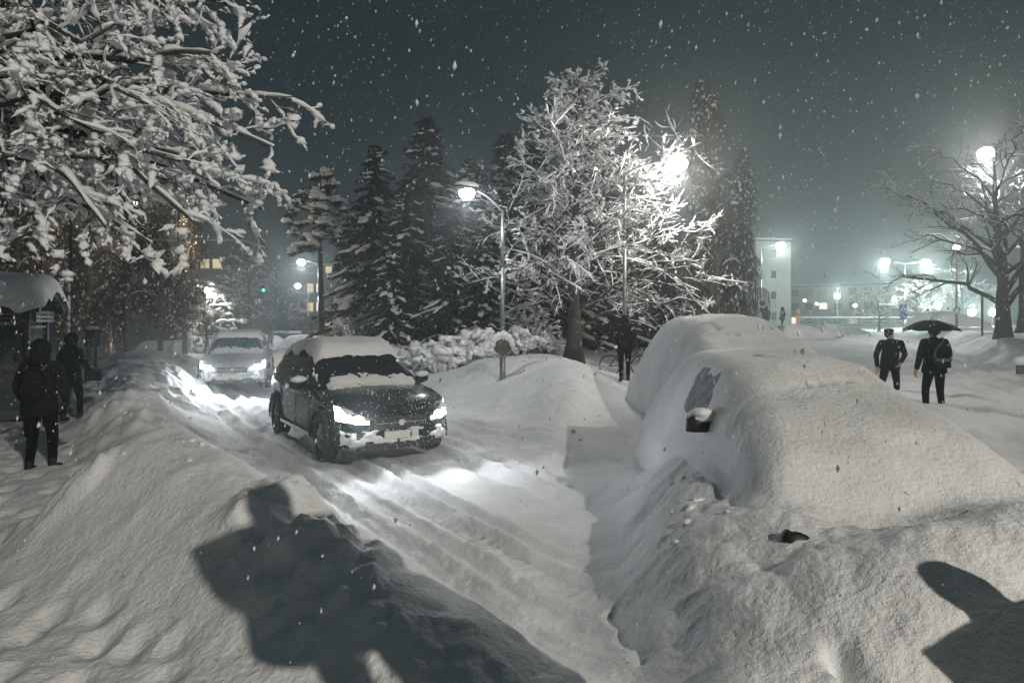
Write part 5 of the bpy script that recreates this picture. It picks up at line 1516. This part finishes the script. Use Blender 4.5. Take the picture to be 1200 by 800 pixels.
# ---------------------------------------------------------------- clods of snow thrown up by the plough
def clods():
    rng = np.random.RandomState(91)
    P_ = []
    for r_, n_, off in ((RIDGE_LEFT[4:9], 60, .9), (RIDGE_KERB[1:7], 70, .4), (RIDGE_PATH, 40, .4)):
        r_ = np.array(r_); t = rng.rand(n_) * (len(r_) - 1.001); i = t.astype(int); f = (t - i)[:, None]
        P_.append(r_[i, :2] * (1 - f) + r_[i + 1, :2] * f + rng.randn(n_, 2) * off * .6)
    P_ = np.concatenate(P_)
    bad = np.zeros(len(P_), bool)
    for c in CARS_BURIED: bad |= car_bump(P_[:, 0], P_[:, 1], c) > .25
    P_ = P_[~bad]
    z = soft_h(P_[:, 0], P_[:, 1]) + detail_h(P_[:, 0], P_[:, 1])
    mb = MB(); clumps(rng, mb, np.column_stack([P_, z - .006]), .030 + 0 * rng.rand(), .8)
    pick = rng.rand(len(P_)) < .12
    clumps(rng, mb, np.column_stack([P_[pick], z[pick] - .02]), .06, .7)
    tag(mb.build('snow_clods', M['snow_soft'], smooth=True), 'loose clods of snow strewn over the ploughed banks', kind='stuff')
clods()

# ---------------------------------------------------------------- the air and the falling snow
def falling_snow():
    rng = np.random.RandomState(77)
    n = 38000
    Y = 1.7 + 25 * rng.rand(n) ** 1.1
    X = (rng.rand(n) * 2 - 1) * (1.2 + .95 * Y)
    Z = rng.rand(n) * (3 + .62 * Y) + .1
    # extra flakes added in front of the two cars to build headlight glare
    for (cx_, cy_, dx_, dy_, k_) in ((-1.75, 9.35, .54, -.84, 1500), (-7.55, 17.6, .3, -.93, 1500)):
        u_ = rng.rand(k_) ** 1.6 * 2.2; w_ = rng.randn(k_) * .75
        X[:k_] = cx_ + dx_ * u_ - dy_ * w_; Y[:k_] = cy_ + dy_ * u_ + dx_ * w_; Z[:k_] = .1 + 1.0 * rng.rand(k_)
        X = np.roll(X, k_); Y = np.roll(Y, k_); Z = np.roll(Z, k_)
    r = .0024 + .0046 * rng.rand(n) ** 2.5
    octa = np.array([(1, 0, 0), (-1, 0, 0), (0, 1, 0), (0, -1, 0), (0, 0, 1), (0, 0, -1)], float)
    tr = np.array([(0, 2, 4), (2, 1, 4), (1, 3, 4), (3, 0, 4), (2, 0, 5), (1, 2, 5), (3, 1, 5), (0, 3, 5)])
    el = 1.3 + 1.2 * rng.rand(n)
    v = octa[None] * r[:, None, None] * (.7 + .6 * rng.rand(n, 6, 1))
    v[:, :, 2] *= el[:, None]
    v[:, :, 0] += v[:, :, 2] * (.10 + .1 * rng.randn(n))[:, None]
    v += np.stack([X, Y, Z], 1)[:, None]
    keep = (Z > soft_h(X, Y) + .05) & ~((Z < 1.5) & (Y < 7) & (rng.rand(n) < .75))
    v = v[keep]; n = len(v)
    f = tr[None] + (np.arange(n) * 6)[:, None, None]
    o = MB().add(v.reshape(-1, 3), tris=f.reshape(-1, 3)).build('falling_snow', M['flake'], smooth=True)
    tag(o, 'loose snowflakes falling through the night air', kind='stuff')
M['flake'] = bpy.data.materials.new('snowflake'); M['flake'].use_nodes = True
_n = M['flake'].node_tree; _n.nodes.clear()
_o = _n.nodes.new('ShaderNodeOutputMaterial'); _m = _n.nodes.new('ShaderNodeMixShader'); _d = _n.nodes.new('ShaderNodeBsdfDiffuse'); _t = _n.nodes.new('ShaderNodeBsdfTranslucent')
_d.inputs[0].default_value = (.9, .92, .94, 1); _t.inputs[0].default_value = (.9, .92, .94, 1)
_n.links.new(_d.outputs[0], _m.inputs[1]); _n.links.new(_t.outputs[0], _m.inputs[2]); _n.links.new(_m.outputs[0], _o.inputs[0])
falling_snow()

hz = MB(); hz.box((0, 60, 9.5), (300, 290, 23))
ho = hz.build('haze', None)
hm = bpy.data.materials.new('haze'); hm.use_nodes = True
hm.node_tree.nodes.clear()
o_ = hm.node_tree.nodes.new('ShaderNodeOutputMaterial'); pv = hm.node_tree.nodes.new('ShaderNodeVolumePrincipled')
pv.inputs['Color'].default_value = (.86, .97, .98, 1)
pv.inputs['Density'].default_value = 0.0043
pv.inputs['Anisotropy'].default_value = 0.75
hm.node_tree.links.new(pv.outputs[0], o_.inputs['Volume'])
ho.data.materials.append(hm)
tag(ho, 'pale snowy haze filling the night air', kind='stuff')
